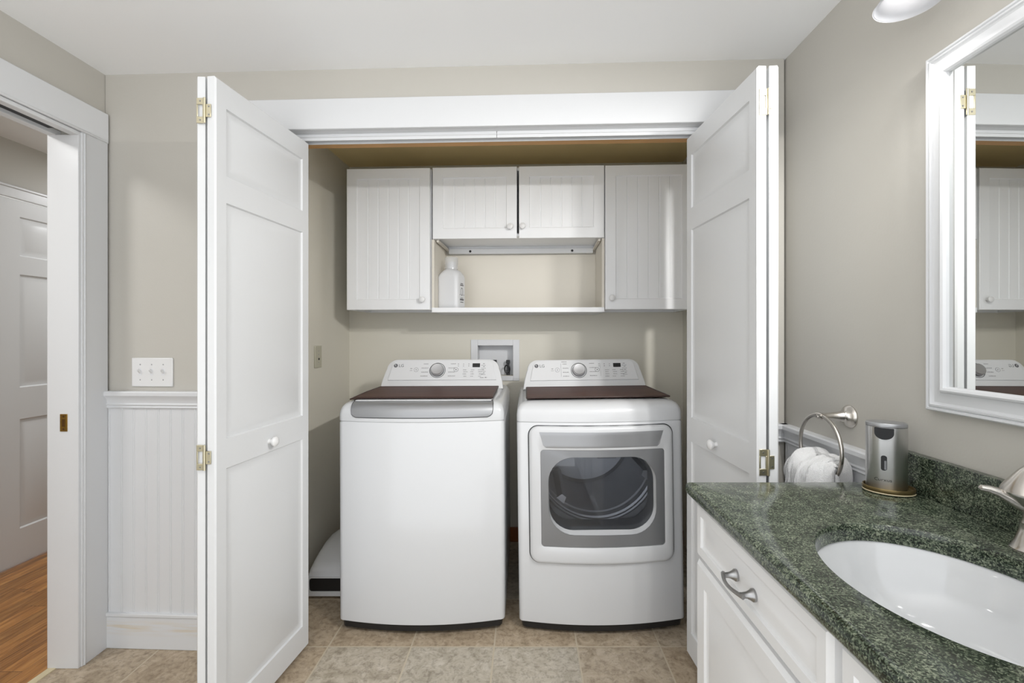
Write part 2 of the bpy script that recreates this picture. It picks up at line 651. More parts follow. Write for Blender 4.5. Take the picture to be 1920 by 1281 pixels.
def panel_slab(bm, W, H, T, xs, zs, panels, prof, edge=0.003, grooves=None):
    """slab x 0..W, z 0..H, front at y=0 (facing -y), back y=T.  xs, zs are the inner grid lines of rails and
    stiles; panels the (i, j) cells that hold a sunk panel; prof = [(inset, depth)...] from the frame inwards"""
    X = [edge] + list(xs) + [W - edge]
    Z = [edge] + list(zs) + [H - edge]

    def q(p):
        return [bm.verts.new(c) for c in p]

    def rect(x0, x1, z0, z1, y):
        return [(x0, y, z0), (x1, y, z0), (x1, y, z1), (x0, y, z1)]

    for i in range(len(X) - 1):
        for j in range(len(Z) - 1):
            x0, x1, z0, z1 = X[i], X[i + 1], Z[j], Z[j + 1]
            if (i, j) not in panels:
                bm.faces.new(q(rect(x0, x1, z0, z1, 0)))
                continue
            rings = [rect(x0, x1, z0, z1, 0)]
            for ins, dep in prof:
                rings.append(rect(x0 + ins, x1 - ins, z0 + ins, z1 - ins, dep))
            loft(bm, rings, False, not grooves)
            if grooves:
                ins, dep = prof[-1]
                a, b = x0 + ins, x1 - ins
                pts = [(a, dep)]
                for k in range(1, grooves):
                    g = a + (b - a) * k / grooves
                    pts += [(g - 0.0035, dep), (g - 0.0012, dep + 0.003), (g + 0.0012, dep + 0.003), (g + 0.0035, dep)]
                pts.append((b, dep))
                for (xa, ya), (xb, yb) in zip(pts[:-1], pts[1:]):
                    bm.faces.new(q([(xa, ya, z0 + ins), (xb, yb, z0 + ins), (xb, yb, z1 - ins), (xa, ya, z1 - ins)]))
    loft(bm, [rect(edge, W - edge, edge, H - edge, 0), rect(0, W, 0, H, edge), rect(0, W, 0, H, T)], False, True)
    bmesh.ops.remove_doubles(bm, verts=bm.verts, dist=0.00005)


# ------------------------------------------------------------------ the closet wall's own frame: u along it, v into the closet
TA = 0.0411
RA = -atan(TA)
Y0 = 1.7875
CF = (0, Y0, 0)


def cw(u, v, z=0.0):
    return (u * cos(RA) - v * sin(RA), Y0 + u * sin(RA) + v * cos(RA), z)


CEILZ, XR, XL = 2.295, 0.986, -1.69
VB = 1.01      # back of the closet


def st(o):
    o['kind'] = 'structure'
    return o


def cst(name, lst, mat, bevel=0.0):
    return st(place(boxes(name, lst, mat, None, bevel), CF, RA))


# ------------------------------------------------------------------ setting
st(boxes('floor', [(-1.757, 1.2, -0.5, 3.1, -0.05, 0)], TILE))
st(boxes('floor_hall', [(-3.0, -1.785, -0.5, 4.2, -0.05, 0)], OAK))
st(boxes('trim_threshold', [(-1.785, -1.757, 0.9, 1.75, -0.03, 0.003)], CAULK))
st(boxes('ceiling', [(-3.0, 1.2, -0.5, 4.2, CEILZ, CEILZ + 0.05)], CEIL))
DY0, DY1, DZ = 0.90, 1.748, 2.02
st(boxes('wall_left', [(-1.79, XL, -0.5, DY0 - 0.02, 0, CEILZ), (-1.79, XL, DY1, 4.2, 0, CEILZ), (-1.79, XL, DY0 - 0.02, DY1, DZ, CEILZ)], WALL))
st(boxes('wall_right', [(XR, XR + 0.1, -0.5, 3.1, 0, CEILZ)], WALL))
# wall of the closet opening
UO0, UO1, HZ = -1.01, 0.81, 2.0534
cst('wall_front', [(-1.69, UO0 - 0.02, 0, 0.155, 0, CEILZ), (UO1 + 0.02, 0.98, 0, 0.155, 0, CEILZ), (UO0 - 0.02, UO1 + 0.02, 0, 0.155, HZ + 0.02, CEILZ)], WALL)
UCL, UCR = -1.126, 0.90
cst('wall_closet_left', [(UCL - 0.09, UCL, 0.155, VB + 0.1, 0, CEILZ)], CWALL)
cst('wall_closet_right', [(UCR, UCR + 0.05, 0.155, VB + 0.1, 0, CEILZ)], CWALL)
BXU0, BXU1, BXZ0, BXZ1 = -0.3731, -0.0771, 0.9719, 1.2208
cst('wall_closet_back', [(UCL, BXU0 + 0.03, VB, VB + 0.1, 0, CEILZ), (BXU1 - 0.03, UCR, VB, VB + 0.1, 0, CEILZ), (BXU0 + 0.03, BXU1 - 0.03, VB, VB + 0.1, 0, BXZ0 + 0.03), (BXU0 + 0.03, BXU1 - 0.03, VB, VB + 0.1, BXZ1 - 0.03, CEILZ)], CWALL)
cst('ceiling_closet', [(UCL, UCR, 0.155, VB, CEILZ - 0.012, CEILZ)], PLYTAN)
cst('baseboard_closet', [(UCL, UCR, VB - 0.014, VB, 0, 0.085)], STAINED, 0.003)
# hall
st(boxes('wall_hall', [(-2.86, -2.76, -0.5, 2.36, 0, CEILZ), (-2.86, -2.76, 3.24, 4.2, 0, CEILZ), (-2.86, -2.76, 2.36, 3.24, 2.0, CEILZ)], WALL))
st(boxes('wall_hall_end', [(-2.86, -1.79, 4.1, 4.2, 0, CEILZ)], WALL))
st(boxes('wall_hall_near', [(-2.86, -1.79, -0.5, -0.45, 0, CEILZ)], WALL))
# six-panel hall door (in the plane x = -2.75, facing +x)
bm = bmesh.new()
DW, DH = 0.79, 1.972
panel_slab(bm, DW, DH, 0.035, [0.113, 0.345, 0.445, 0.677], [0.187, 0.783, 0.955, 1.571, 1.67, 1.884], {(1, 1), (3, 1), (1, 3), (3, 3), (1, 5), (3, 5)}, [(0.006, 0.008), (0.014, 0.009), (0.034, 0.002)])
d1 = obj('door_1', bm, DOORW)
st(place(d1, (-2.75, 2.40, 0.008), pi / 2))
st(boxes('trim_hall_door', [(-2.76, -2.742, 2.33, 2.396, 0, 2.05), (-2.76, -2.742, 3.195, 3.262, 0, 2.05), (-2.76, -2.742, 2.33, 3.262, 1.984, 2.05), (-2.76, -2.735, 2.33, 3.262, 2.036, 2.05)], TRIM, 0.003))

# pocket doorway in the left wall: far jamb, head jambs with a slot, casings
st(boxes('trim_jamb', [(-1.79, -1.672, 1.728, 1.748, 0, 2.0)], TRIM, 0.002))
st(boxes('trim_head_jamb', [(-1.79, -1.757, DY0 - 0.02, 1.748, 1.998, DZ), (-1.703, -1.672, DY0 - 0.02, 1.748, 1.998, DZ), (-1.757, -1.703, DY0 - 0.02, 1.70, 2.016, DZ)], TRIM, 0.002))
st(boxes('trim_slot', [(-1.757, -1.703, DY0 - 0.02, 1.70, 2.012, 2.0165)], BLACK))
st(boxes('trim_casing_leg', [(XL, -1.668, 1.738, 1.846, 0, 2.015), (XL, -1.664, 1.746, 1.750, 0, 2.012)], TRIM, 0.004))
st(boxes('trim_casing_head', [(XL, -1.666, 0.75, 1.848, 2.013, 2.131), (XL, -1.662, 0.75, 1.80, 2.013, 2.022)], TRIM, 0.003))

# closet opening trim
cst('trim_header', [(UO0 - 0.12, UO1 + 0.12, -0.018, 0, HZ, 2.173)], TRIM, 0.003)
cst('trim_opening_left', [(UO0 - 0.12, UO0, -0.018, 0, 0, HZ)], TRIM, 0.003)
cst('trim_opening_right', [(UO1, UO1 + 0.12, -0.018, 0, 0, HZ)], TRIM, 0.003)
cst('trim_opening_jamb', [(UO0 - 0.02, UO1 + 0.02, 0, 0.105, HZ, HZ + 0.02), (UO0 - 0.02, UO0, 0, 0.155, 0, HZ), (UO1, UO1 + 0.02, 0, 0.155, 0, HZ)], TRIM)
cst('trim_raw_lintel', [(UO0 - 0.02, UO1 + 0.02, 0.105, 0.157, HZ - 0.004, HZ + 0.02)], RAW)


# wainscot: beaded boards, chair rails, baseboard
def bead_board(name, u0, u1, z0, z1, pitch, first, y, fn):
    """boards with bead grooves: fn(u, depth, z) -> 3-D"""
    bm = bmesh.new()
    pts = [(u0, 0.009)]
    g = first
    while g < u1 - 0.006:
        if g > u0 + 0.006:
            for du, dp in ((-0.0045, 0.009), (-0.0033, 0.0075), (-0.0021, 0.009), (0.0021, 0.0092), (0.0033, 0.0075), (0.0045, 0.009)):
                pts.append((g + du, dp))
        g += pitch
    pts.append((u1, 0.009))
    poly = pts + [(u1, 0), (u0, 0)]
    loft(bm, [[fn(u, d, z0) for u, d in poly], [fn(u, d, z1) for u, d in poly]])
    return st(obj(name, bm, TRIM))


place(bead_board('trim_wainscot_front', -1.676, UO0 - 0.12, 0.13, 0.98, 0.0506, -1.664, 0, lambda u, d, z: (u, -d, z)), CF, RA)
bead_board('trim_wainscot_right', 1.235, 1.735, 0.1, 0.87, 0.0506, 1.262, 0, lambda u, d, z: (XR - d, u, z))
RAIL = [(0, 0), (0.014, 0), (0.017, 0.004), (0.013, 0.009), (0.016, 0.012), (0.018, 0.016), (0.014, 0.021), (0.018, 0.036), (0.026, 0.047), (0.030, 0.052), (0.030, 0.064), (0.026, 0.069), (0, 0.069)]


def rail(name, fn, t0, t1):
    bm = bmesh.new()
    prism(bm, RAIL, fn, t0, t1)
    return st(obj(name, bm, TRIM, ang=25))


place(rail('trim_chair_rail_front', lambda a, b, t: (t, -a, 0.957 + b), -1.672, UO0 - 0.115), CF, RA)
place(rail('trim_chair_rail_corner', lambda a, b, t: (t, -a, 0.847 + b), UO1 + 0.13, 0.985), CF, RA)
rail('trim_chair_rail_right', lambda a, b, t: (XR - a, t, 0.847 + b), 1.25, 1.745)
cst('baseboard_front', [(-1.672, UO0 - 0.12, -0.016, 0, 0, 0.128), (-1.672, UO0 - 0.12, -0.02, 0, 0.128, 0.142)], WORN, 0.003)


# ------------------------------------------------------------------ bifold doors
LEAF_T, LEAF_H, Z_LEAF = 0.026, 1.992, 0.02
LZ = [0.095, 0.825, 0.915, 1.63, 1.712, 1.915]     # rail lines above the leaf's foot
LPROF = [(0.0035, 0.006), (0.012, 0.0075), (0.030, 0.003)]


def leaf_bm(W):
    bm = bmesh.new()
    panel_slab(bm, W, LEAF_H, LEAF_T, [0.043, W - 0.043], LZ, {(1, 1), (1, 3), (1, 5)}, LPROF, edge=0.004)
    return bm


def hinge(parent, z, side, s):
    """non-mortise hinge across the two leaf edges; x across the fold, y=0 at the edges, facing -y.
    s=+1: the big framed plate lies at -x, the small plate at +x"""
    h = link('hinge', None, parent)
    h.location = (0, 0, z)
    fx = lambda x0, x1: (min(s * x0, s * x1), max(s * x0, s * x1))
    bm = bmesh.new()
    for a, b, c, d in ((-0.025, 0.0, 0.018, 0.037), (-0.025, 0.0, -0.037, -0.018), (-0.025, -0.021, -0.018, 0.018), (-0.007, 0.0, -0.018, 0.018)):
        x0, x1 = fx(a, b)
        bx(bm, x0, x1, -0.0022, 0, c, d)
    obj('hinge_plate', bm, BRASS, h, 0.0006)
    bm = bmesh.new()
    x0, x1 = fx(0.003, 0.0175)
    bx(bm, x0, x1, -0.0022, 0, -0.019, 0.019)
    obj('hinge_leaf', bm, BRASS, h, 0.0006)
    bm = bmesh.new()
    lathe(bm, [(0.0032, -0.037), (0.0032, 0.037)], (0, -0.0035, 0), (0, 0, 1), 14)
    obj('hinge_barrel', bm, BRASS, h)
    for x, zz in ((-0.014, 0.028), (-0.014, -0.028), (0.0115, 0.012), (0.0115, -0.012)):
        bm = bmesh.new()
        lathe(bm, [(0.0026, 0), (0.0022, 0.0008), (0.0001, 0.0008)], (s * x, -0.0022, zz), (0, -1, 0), 12)
        obj('screw', bm, PEWTER, h)
    return h


def bifold(name, label, fold_in, end_in, fold_out, end_out, mirror):
    """fold_in/end_in: the inner leaf's front-face line (fold edge, wall end) in plan; fold_out/end_out: the same of the outer leaf.
    mirror=+1: the inner front face looks towards +x, -1: towards -x"""
    root = thing(name, label, 'door', (0.5 * (fold_in[0] + fold_out[0]), fold_in[1], 0))
    inv = root.location.copy()

    def leaf(p, q, face):
        a, b = V((*p, 0)), V((*q, 0))
        W = (b - a).length
        bm = leaf_bm(W)
        o = obj('door_leaf', bm, DOORW, root)
        # local x runs from p to q; local -y must look towards the face side
        ang = math.atan2(b.y - a.y, b.x - a.x)
        normal = V((sin(ang), -cos(ang), 0))     # local -y
        if normal.x * face < 0:
            ang += pi
            o.location = b - inv
        else:
            o.location = a - inv
        o.location.z = Z_LEAF
        o.rotation_euler = (0, 0, ang)
        return o, W
    lin, Wi = leaf(fold_in, end_in, mirror)
    lout, Wo = leaf(fold_out, end_out, -mirror)
    # knob on the lock rail of the inner leaf (front face y=0 of the leaf)
    bm = bmesh.new()
    lathe(bm, [(0.0085, 0), (0.0075, 0.006), (0.0075, 0.010), (0.013, 0.014), (0.0165, 0.019), (0.0165, 0.024), (0.012, 0.029), (0.004, 0.031), (0.0005, 0.0312)], (Wi * 0.5, 0, 0.861), (0, -1, 0), 24)
    obj('knob', bm, SWITCH, lin)
    for z in (1.909, 0.889):
        h = hinge(root, z, 0, 1)
        h.location = (0, -0.0003, z)
    return root


# left pair folded back beside the light switch; right pair beside the towel ring
bl = bifold('bifold_door', 'white bifold closet door folded open next to the triple light switch', (-0.911, 1.358), (-0.862, 1.840), (-0.9705, 1.362), (-0.990, 1.842), 1)
br = bifold('bifold_door', 'white bifold closet door folded open next to the towel ring and vanity', (0.6565, 1.307), (0.627, 1.797), (0.7165, 1.305), (0.785, 1.79), -1)
# the door track under the header
bm = bmesh.new()
for b in ((-0.985, -0.115, 0.028, 0.034, HZ - 0.026, HZ), (-0.113, 0.785, 0.028, 0.034, HZ - 0.026, HZ), (-0.985, 0.785, 0.062, 0.068, HZ - 0.026, HZ), (-0.985, 0.785, 0.034, 0.062, HZ - 0.004, HZ), (-0.985, 0.785, 0.024, 0.028, HZ - 0.014, HZ - 0.011)):
    bx(bm, *b)
tk = obj('door_track', bm, TRIM, None, 0.001)
place(tk, CF, RA)
tag(tk, 'long white metal sliding track under the closet header', 'track')

# ------------------------------------------------------------------ wall cabinets
CABV = VB - 0.33
BEADP = [(0.003, 0.005), (0.006, 0.006)]


def cab_knob(parent, x, z):
    bm = bmesh.new()
    lathe(bm, [(0.008, 0), (0.006, 0.005), (0.0065, 0.012), (0.014, 0.016), (0.0165, 0.021), (0.0155, 0.026), (0.009, 0.0295), (0.0005, 0.030)], (x, 0, z), (0, -1, 0), 24)
    return obj('knob', bm, SWITCH, parent)


def cab_door(parent, u0, u1, z0, z1, knob_u, knob_z, inset=0.055, n=6):
    bm = bmesh.new()
    W, H = u1 - u0, z1 - z0
    panel_slab(bm, W, H, 0.019, [inset, W - inset], [inset, H - inset], {(1, 1)}, BEADP, 0.002, n)
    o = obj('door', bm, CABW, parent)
    o.location = (u0, 0, z0)
    cab_knob(o, knob_u - u0, knob_z - z0)
    return o


def cabinet(label, u0, u1, z0, z1, doors, rec=0.0):
    r = thing('wall_cabinet', label, 'cabinet', cw(u0, CABV), RA)
    r.location.z = z0
    W, H = u1 - u0, z1 - z0
    D = VB - CABV - 0.002
    t = 0.016
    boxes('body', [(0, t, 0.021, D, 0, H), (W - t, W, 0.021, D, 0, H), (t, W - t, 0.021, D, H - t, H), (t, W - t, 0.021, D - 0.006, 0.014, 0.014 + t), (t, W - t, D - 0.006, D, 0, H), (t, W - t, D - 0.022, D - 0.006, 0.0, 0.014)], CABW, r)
    for a, b, ku, kz in doors:
        cab_door(r, a - u0, b - u0, 0.0, H, ku - u0, kz - z0)
    return r


cA = cabinet('tall white beadboard wall cabinet over the washer, beside the detergent jug', -0.999, -0.5385, 1.385, 2.151, [(-0.999, -0.543, -0.5808, 1.4399)])
cB = cabinet('short white beadboard wall cabinet with two doors above the open shelf', -0.531, 0.393, 1.767, 2.1515, [(-0.5285, -0.0735, -0.108, 1.8266), (-0.0622, 0.3913, -0.0422, 1.8288)])
cC = cabinet('tall white beadboard wall cabinet over the dryer', 0.3955, 0.855, 1.385, 2.150, [(0.3965, 0.855, 0.4307, 1.4452)])
# mounting rail and its screws, shelf-side cleats under the short cabinet
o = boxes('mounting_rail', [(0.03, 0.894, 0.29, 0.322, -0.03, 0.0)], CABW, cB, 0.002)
o = boxes('cleat', [(0.018, 0.03, 0.03, 0.322, -0.012, 0.0)], CREAM, cB)
o = boxes('cleat', [(0.894, 0.906, 0.03, 0.322, -0.012, 0.0)], CREAM, cB)
for x in (0.16, 0.77):
    bm = bmesh.new()
    lathe(bm, [(0.0075, 0), (0.006, 0.004), (0.0005, 0.0045)], (x, 0.29, -0.016), (0, -1, 0), 14)
    obj('screw', bm, BLACK, cB)
for c, x in ((cA, 0.31), (cC, 0.13)):
    bm = bmesh.new()
    lathe(bm, [(0.0075, 0), (0.006, 0.004), (0.0005, 0.0045)], (x, 0.10, 0.013), (0, 0, -1), 14)
    obj('screw', bm, BLACK, c)
# open shelf
sh = thing('open_shelf', 'open white shelf with cream sides between the two tall cabinets', 'shelf', cw(-0.531, CABV), RA)
sh.location.z = 1.371
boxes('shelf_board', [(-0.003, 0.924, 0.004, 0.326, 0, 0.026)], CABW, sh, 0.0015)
boxes('side_panel', [(-0.003, 0.010, 0.008, 0.326, 0.026, 0.394)], CREAM, sh)
boxes('side_panel', [(0.911, 0.924, 0.008, 0.326, 0.026, 0.394)], CREAM, sh)
boxes('back_panel', [(0.010, 0.911, 0.320, 0.326, 0.026, 0.362)], CREAM, sh)

# detergent jug
jug = thing('detergent_jug', 'white plastic detergent jug with clear cap on the open shelf', 'bottle', cw(-0.452, VB - 0.20, 1.397), RA - radians(17))
bm = bmesh.new()


def sq(wd, dp, r, z):
    return [(x, y, z) for x, y in rrect(-wd / 2, wd / 2, -dp / 2, dp / 2, r, 5)]


loft(bm, [sq(.118, .096, .020, 0), sq(.128, .106, .022, .004), sq(.130, .108, .022, .02), sq(.130, .108, .022, .175), sq(.126, .104, .03, .19), sq(.108, .09, .036, .206), sq(.085, .078, .036, .216), sq(.062, .062, .029, .222), sq(.05, .05, .0248, .226), sq(.05, .05, .0248, .245)])
obj('bottle_body', bm, PLASTW, jug, ang=50)
bm = bmesh.new()
lathe(bm, [(0.026, 0.222), (0.026, 0.262), (0.024, 0.264), (0.012, 0.266), (0.0005, 0.266)], seg=24, cap=False)
obj('spout', bm, PLASTW, jug)
bm = bmesh.new()
lathe(bm, [(0.038, 0.222), (0.038, 0.285), (0.036, 0.290), (0.0005, 0.290)], seg=28, cap=False)
obj('cap', bm, CLEAR, jug)
bm = bmesh.new()
X0 = 0.0653
lathe(bm, [(0.013, 0), (0.013, 0.0004), (0.0105, 0.0004), (0.0105, 0)], (X0, 0.0, 0.095), (1, 0, 0), 28, cap=False, sx=1.0, sy=1.75)
for z, wd, h in ((0.128, .04, .006), (0.137, .03, .005), (0.058, .030, .003), (0.046, .044, .009), (0.034, .036, .004)):
    bx(bm, X0, X0 + .0004, -wd / 2, wd / 2, z, z + h)
for yy in (-.024, .020):
    bx(bm, X0, X0 + .0004, yy, yy + .006, .075, .080)
obj('label', bm, INK, jug)

# ------------------------------------------------------------------ washer and dryer
MW, MD, BUL = 0.70, 0.70, 0.042


def yfront(x, wdt=MW):
    return -BUL * (1 - min(1, (2 * x / wdt) ** 2))


def outline(z, i=0.0, fi=None, r=0.022, nf=26, back=MD):
    """machine plan: bulged front, rounded front corners, square back; i = inset"""
    fi = i if fi is None else fi
    hw = MW / 2 - i
    pts = []
    xe = hw - r
    ye = yfront(xe) + fi
    for k in range(7):                       # left side round to the front
        a = pi + k * (pi / 2) / 6
        pts.append((-xe + r * cos(a), ye + r + r * sin(a), z))
    for k in range(1, nf):
        x = -xe + 2 * xe * k / nf
        pts.append((x, yfront(x) + fi, z))
    for k in range(7):
        a = 1.5 * pi + k * (pi / 2) / 6
        pts.append((xe + r * cos(a), ye + r + r * sin(a), z))
    pts += [(hw, back - i, z), (-hw, back - i, z)]
    return pts


CAP_PROF = [(0.0, 0.889), (0.0, 0.918), (0.004, 0.934), (0.011, 0.947), (0.022, 0.957), (0.038, 0.964), (0.06, 0.969), (0.075, 0.970)]


def machine(name, label, cat, loc, rz, ry):
    m = thing(name, label, cat, loc, rz, ry)
    bm = bmesh.new()
    loft(bm, [outline(0.048), outline(0.052, -0.0005), outline(0.880), outline(0.8845, 0.003)])
    body = obj('body', bm, ENAMEL, m, ang=40)
    bm = bmesh.new()
    loft(bm, [outline(0.8835, 0.004), outline(0.8885, 0.003), outline(0.889, 0.0)] + [outline(z, i * 0.75, i, r=0.022 + i * 0.3) for i, z in CAP_PROF[1:]])
    obj('top_cover', bm, ENAMEL, m, ang=40)
    bm = bmesh.new()
    loft(bm, [outline(0.016, 0.012, back=0.60), outline(0.050, 0.008, back=0.60)])
    obj('kick_plate', bm, BLACK, m, ang=40)
    for x in (-0.30, 0.30):
        for y in (0.05, 0.62):
            bm = bmesh.new()
            lathe(bm, [(0.02, 0.0), (0.02, 0.008), (0.009, 0.010), (0.009, 0.05)], (x, y, 0), (0, 0, 1), 16)
            obj('foot', bm, DARK, m)
    return m, body


TILT = radians(25)


def control_panel(m, y0, z0, dryer):
    """the tilted console at the back; local (x, w up the face, q out of the face)"""
    ct, sn = cos(TILT), sin(TILT)

    def f(x, wv, q):
        return (x, y0 + wv * sn - q * ct, z0 + wv * ct + q * sn)

    H = 0.168

    def sil(off):
        pts = [(-0.325 + off, 0.0)]
        pts += [(-0.318 + off, 0.05), (-0.306 + off, 0.10)]
        for k in range(9):
            a = pi - k * (pi / 2) / 8
            pts.append((-0.302 + 0.058 + (0.058 - off) * cos(a), H - 0.058 + (0.058 - off) * sin(a)))
        for k in range(9):
            a = pi / 2 - k * (pi / 2) / 8
            pts.append((0.302 - 0.058 + (0.058 - off) * cos(a), H - 0.058 + (0.058 - off) * sin(a)))
        pts += [(0.306 - off, 0.10), (0.318 - off, 0.05), (0.325 - off, 0.0)]
        return pts

    bm = bmesh.new()
    loft(bm, [[f(x, wv, 0.0) for x, wv in sil(0.010)], [f(x, wv, -0.003) for x, wv in sil(0.003)], [f(x, wv, -0.012) for x, wv in sil(0.0)], [f(x, wv, -0.13) for x, wv in sil(0.004)]])
    con = obj('control_panel', bm, PANELW, m, ang=40)
    # raised fascia
    bm = bmesh.new()
    fp = [(-0.286, 0.046), (0.286, 0.046), (0.272, 0.115)]
    for k in range(7):
        a = k * (pi / 2) / 6
        fp.append((0.272 - 0.04 + 0.04 * cos(a), 0.155 - 0.04 + 0.04 * sin(a)))
    for k in range(7):
        a = pi / 2 + k * (pi / 2) / 6
        fp.append((-0.272 + 0.04 + 0.04 * cos(a), 0.155 - 0.04 + 0.04 * sin(a)))
    fp.append((-0.272, 0.115))
    loft(bm, [[f(x, wv, -0.004) for x, wv in fp], [f(x, wv, 0.005) for x, wv in fp], [f(x * 0.995, wv + 0.001, 0.006) for x, wv in fp]])
    fas = obj('fascia', bm, PANELW, con, ang=30)
    Q = 0.0066
    kx, kw = -0.027, 0.100
    nrm = V((0, -ct, sn))
    bm = bmesh.new()
    tube(bm, [V(f(kx + 0.041 * cos(t), kw + 0.041 * sin(t), Q)) for t in [2 * pi * k / 40 for k in range(40)]], 0.0014, 6, True)
    obj('dial_ring', bm, DARK, con)
    bm = bmesh.new()
    lathe(bm, [(0.035, 0), (0.033, 0.010), (0.032, 0.012)], f(kx, kw, Q), nrm, 36)
    obj('dial_skirt', bm, DARK, con)
    bm = bmesh.new()
    lathe(bm, [(0.034, 0.008), (0.0315, 0.020), (0.029, 0.0225), (0.018, 0.0215), (0.0005, 0.021)], f(kx, kw, Q), nrm, 36)
    obj('dial', bm, KNOBS, con)
    # display
    bm = bmesh.new()
    dx = 0.178 if not dryer else 0.178
    prism(bm, rrect(dx - 0.020, dx + 0.020, 0.117, 0.139, 0.002, 2), lambda a, b, t: f(a, b, t), Q - 0.001, Q + 0.0006)
    obj('display', bm, BLACK, con)
    # printed marks: logo, dial names, symbols
    bm = bmesh.new()
    lx, lw = -0.252, 0.122
    ring = [(0.0105, 0.0), (0.0105, 0.0004), (0.0008, 0.0004)]
    lathe(bm, ring, f(lx, lw + 0.0055, Q - 0.0002), nrm, 24)
    text_mesh(bm, 'LG', 0.023, lambda x, y: f(lx + 0.030 + x, lw - 0.0025 + y, Q + 0.0002))
    obj('logo', bm, INK, con)
    bm = bmesh.new()
    lathe(bm, [(0.0022, 0.0006), (0.0001, 0.0006)], f(lx - 0.003, lw + 0.009, Q), nrm, 10, cap=False)
    bx_pts = [(lx - 0.0005, lw + 0.0005), (lx + 0.0012, lw + 0.0005), (lx + 0.0012, lw + 0.010), (lx - 0.0005, lw + 0.010)]
    bm.faces.new([bm.verts.new(f(a, b, Q + 0.0005)) for a, b in bx_pts])
    obj('logo_face', bm, PANELW, con)
    bm = bmesh.new()

    def mark(x, wv, L, h=0.0042):
        """a worn illegible word: a short run of letter-sized dashes"""
        xx = x
        while xx < x + L:
            l = min(random.uniform(0.003, 0.009), x + L - xx)
            hh = h * random.uniform(0.75, 1.0)
            bm.faces.new([bm.verts.new(f(a, b, Q + 0.0003)) for a, b in ((xx, wv), (xx + l, wv), (xx + l, wv + hh), (xx, wv + hh))])
            xx += l + 0.0012
    for k, (a, b) in enumerate(((0.135, 0.026), (0.111, 0.036), (0.088, 0.036), (0.066, 0.038))):
        if dryer:
            mark(-0.112, a, b * 0.85)
            mark(0.030, a + 0.002, b)
        else:
            mark(-0.083 - b + 0.006, a, b)
            mark(0.030 + (0.012 if k == 0 else 0), a, b)
    if dryer:
        mark(-0.118, 0.147, 0.028)
        for x in (-0.122, 0.088):
            bm.faces.new([bm.verts.new(f(a, b, Q + 0.0003)) for a, b in ((x, 0.066), (x + 0.0012, 0.066), (x + 0.0012, 0.14), (x, 0.14))])
    for x in (0.112, 0.152, 0.192):
        for wv in (0.100, 0.089, 0.077, 0.064):
            mark(x + random.uniform(-.004, .003), wv, random.uniform(0.014, 0.024), 0.0036)
    for x in (0.080, 0.108, 0.136):
        mark(x, 0.133, 0.005, 0.005)
        mark(x, 0.122, 0.005, 0.005)
    for wv in (0.135, 0.118, 0.100, 0.082):
        mark(0.213 + random.uniform(-.003, .003), wv, 0.010, 0.005)
        mark(0.205, wv - 0.009, 0.024, 0.003)
    mark(-0.172, 0.108, 0.010)
    mark(-0.174, 0.098, 0.014, 0.003)
    if not dryer:
        mark(0.20, 0.056, 0.020)
        mark(0.226, 0.056, 0.010, 0.006)
    obj('panel_lettering', bm, INKL, con)
    for x, r in ((-0.141, 0.0115), (0.071, 0.0115)):
        bm = bmesh.new()
        tube(bm, [V(f(x + r * cos(t), 0.1035 + r * sin(t), Q)) for t in [2 * pi * k / 24 for k in range(24)]], 0.0008, 5, True)
        lathe(bm, [(0.003, 0.0), (0.003, 0.0006)], f(x, 0.1035, Q), nrm, 10)
        obj('push_button', bm, INK if x > 0 else INKL, con)
    return con


# washer
WX, WY = -0.4365, 1.953
wm, wbody = machine('washing_machine', 'white top-loading washing machine with silver lid grip', 'washing machine', (WX, WY, 0), 0.0, radians(-0.2))
# lid with its curved silver grip strip
bm = bmesh.new()
nx = 36
rows = [(0.0, 0.906, 0.022), (0.0, 0.911, 0.010), (0.0, 0.918, 0.003), (0.004, 0.934, 0.0), (0.011, 0.947, 0.0), (0.022, 0.957, 0.0), (0.036, 0.9635, 0.002), (0.046, 0.966, 0.004)]
grid = []
for fi, z, cut in rows:
    row = []
    for k in range(nx + 1):
        x0, x1 = -0.292 + cut, 0.302 - cut
        x = x0 + (x1 - x0) * k / nx
        bul = 0.004
        row.append(V((x, yfront(x) + fi - bul, z + (0.0035 if z > 0.94 else 0.001))))
    grid.append(row)
inner = [[p + V((0, 0.006, -0.004)) for p in row] for row in grid]
vo = [[bm.verts.new(p) for p in row] for row in grid]
vi = [[bm.verts.new(p) for p in row] for row in inner]
for a in range(len(rows) - 1):
    for k in range(nx):
        bm.faces.new((vo[a][k], vo[a][k + 1], vo[a + 1][k + 1], vo[a + 1][k]))
        bm.faces.new((vi[a][k], vi[a + 1][k], vi[a + 1][k + 1], vi[a][k + 1]))
    bm.faces.new((vo[a][0], vo[a + 1][0], vi[a + 1][0], vi[a][0]))
    bm.faces.new((vo[a][nx], vi[a][nx], vi[a + 1][nx], vo[a + 1][nx]))
for k in range(nx):
    bm.faces.new((vo[0][k], vi[0][k], vi[0][k + 1], vo[0][k + 1]))
    bm.faces.new((vo[-1][k], vo[-1][k + 1], vi[-1][k + 1], vi[-1][k]))
lid = boxes('lid', [(-0.285, 0.295, 0.012, 0.44, 0.968, 0.9725)], PANELW, wm, 0.003)
obj('lid_grip', bm, SILVER, lid, ang=40)
# dark seam around the grip
bm = bmesh.new()
edge_pts = [grid[-1][0]] + [grid[a][0] for a in range(len(rows) - 2, -1, -1)] + [grid[0][k] for k in range(1, nx)] + [grid[a][nx] for a in range(0, len(rows))]
tube(bm, [p + V((0, 0.0025, -0.001)) for p in edge_pts], 0.0028, 6)
obj('grip_seam', bm, DARK, lid)
control_panel(wm, 0.468, 0.968, False)


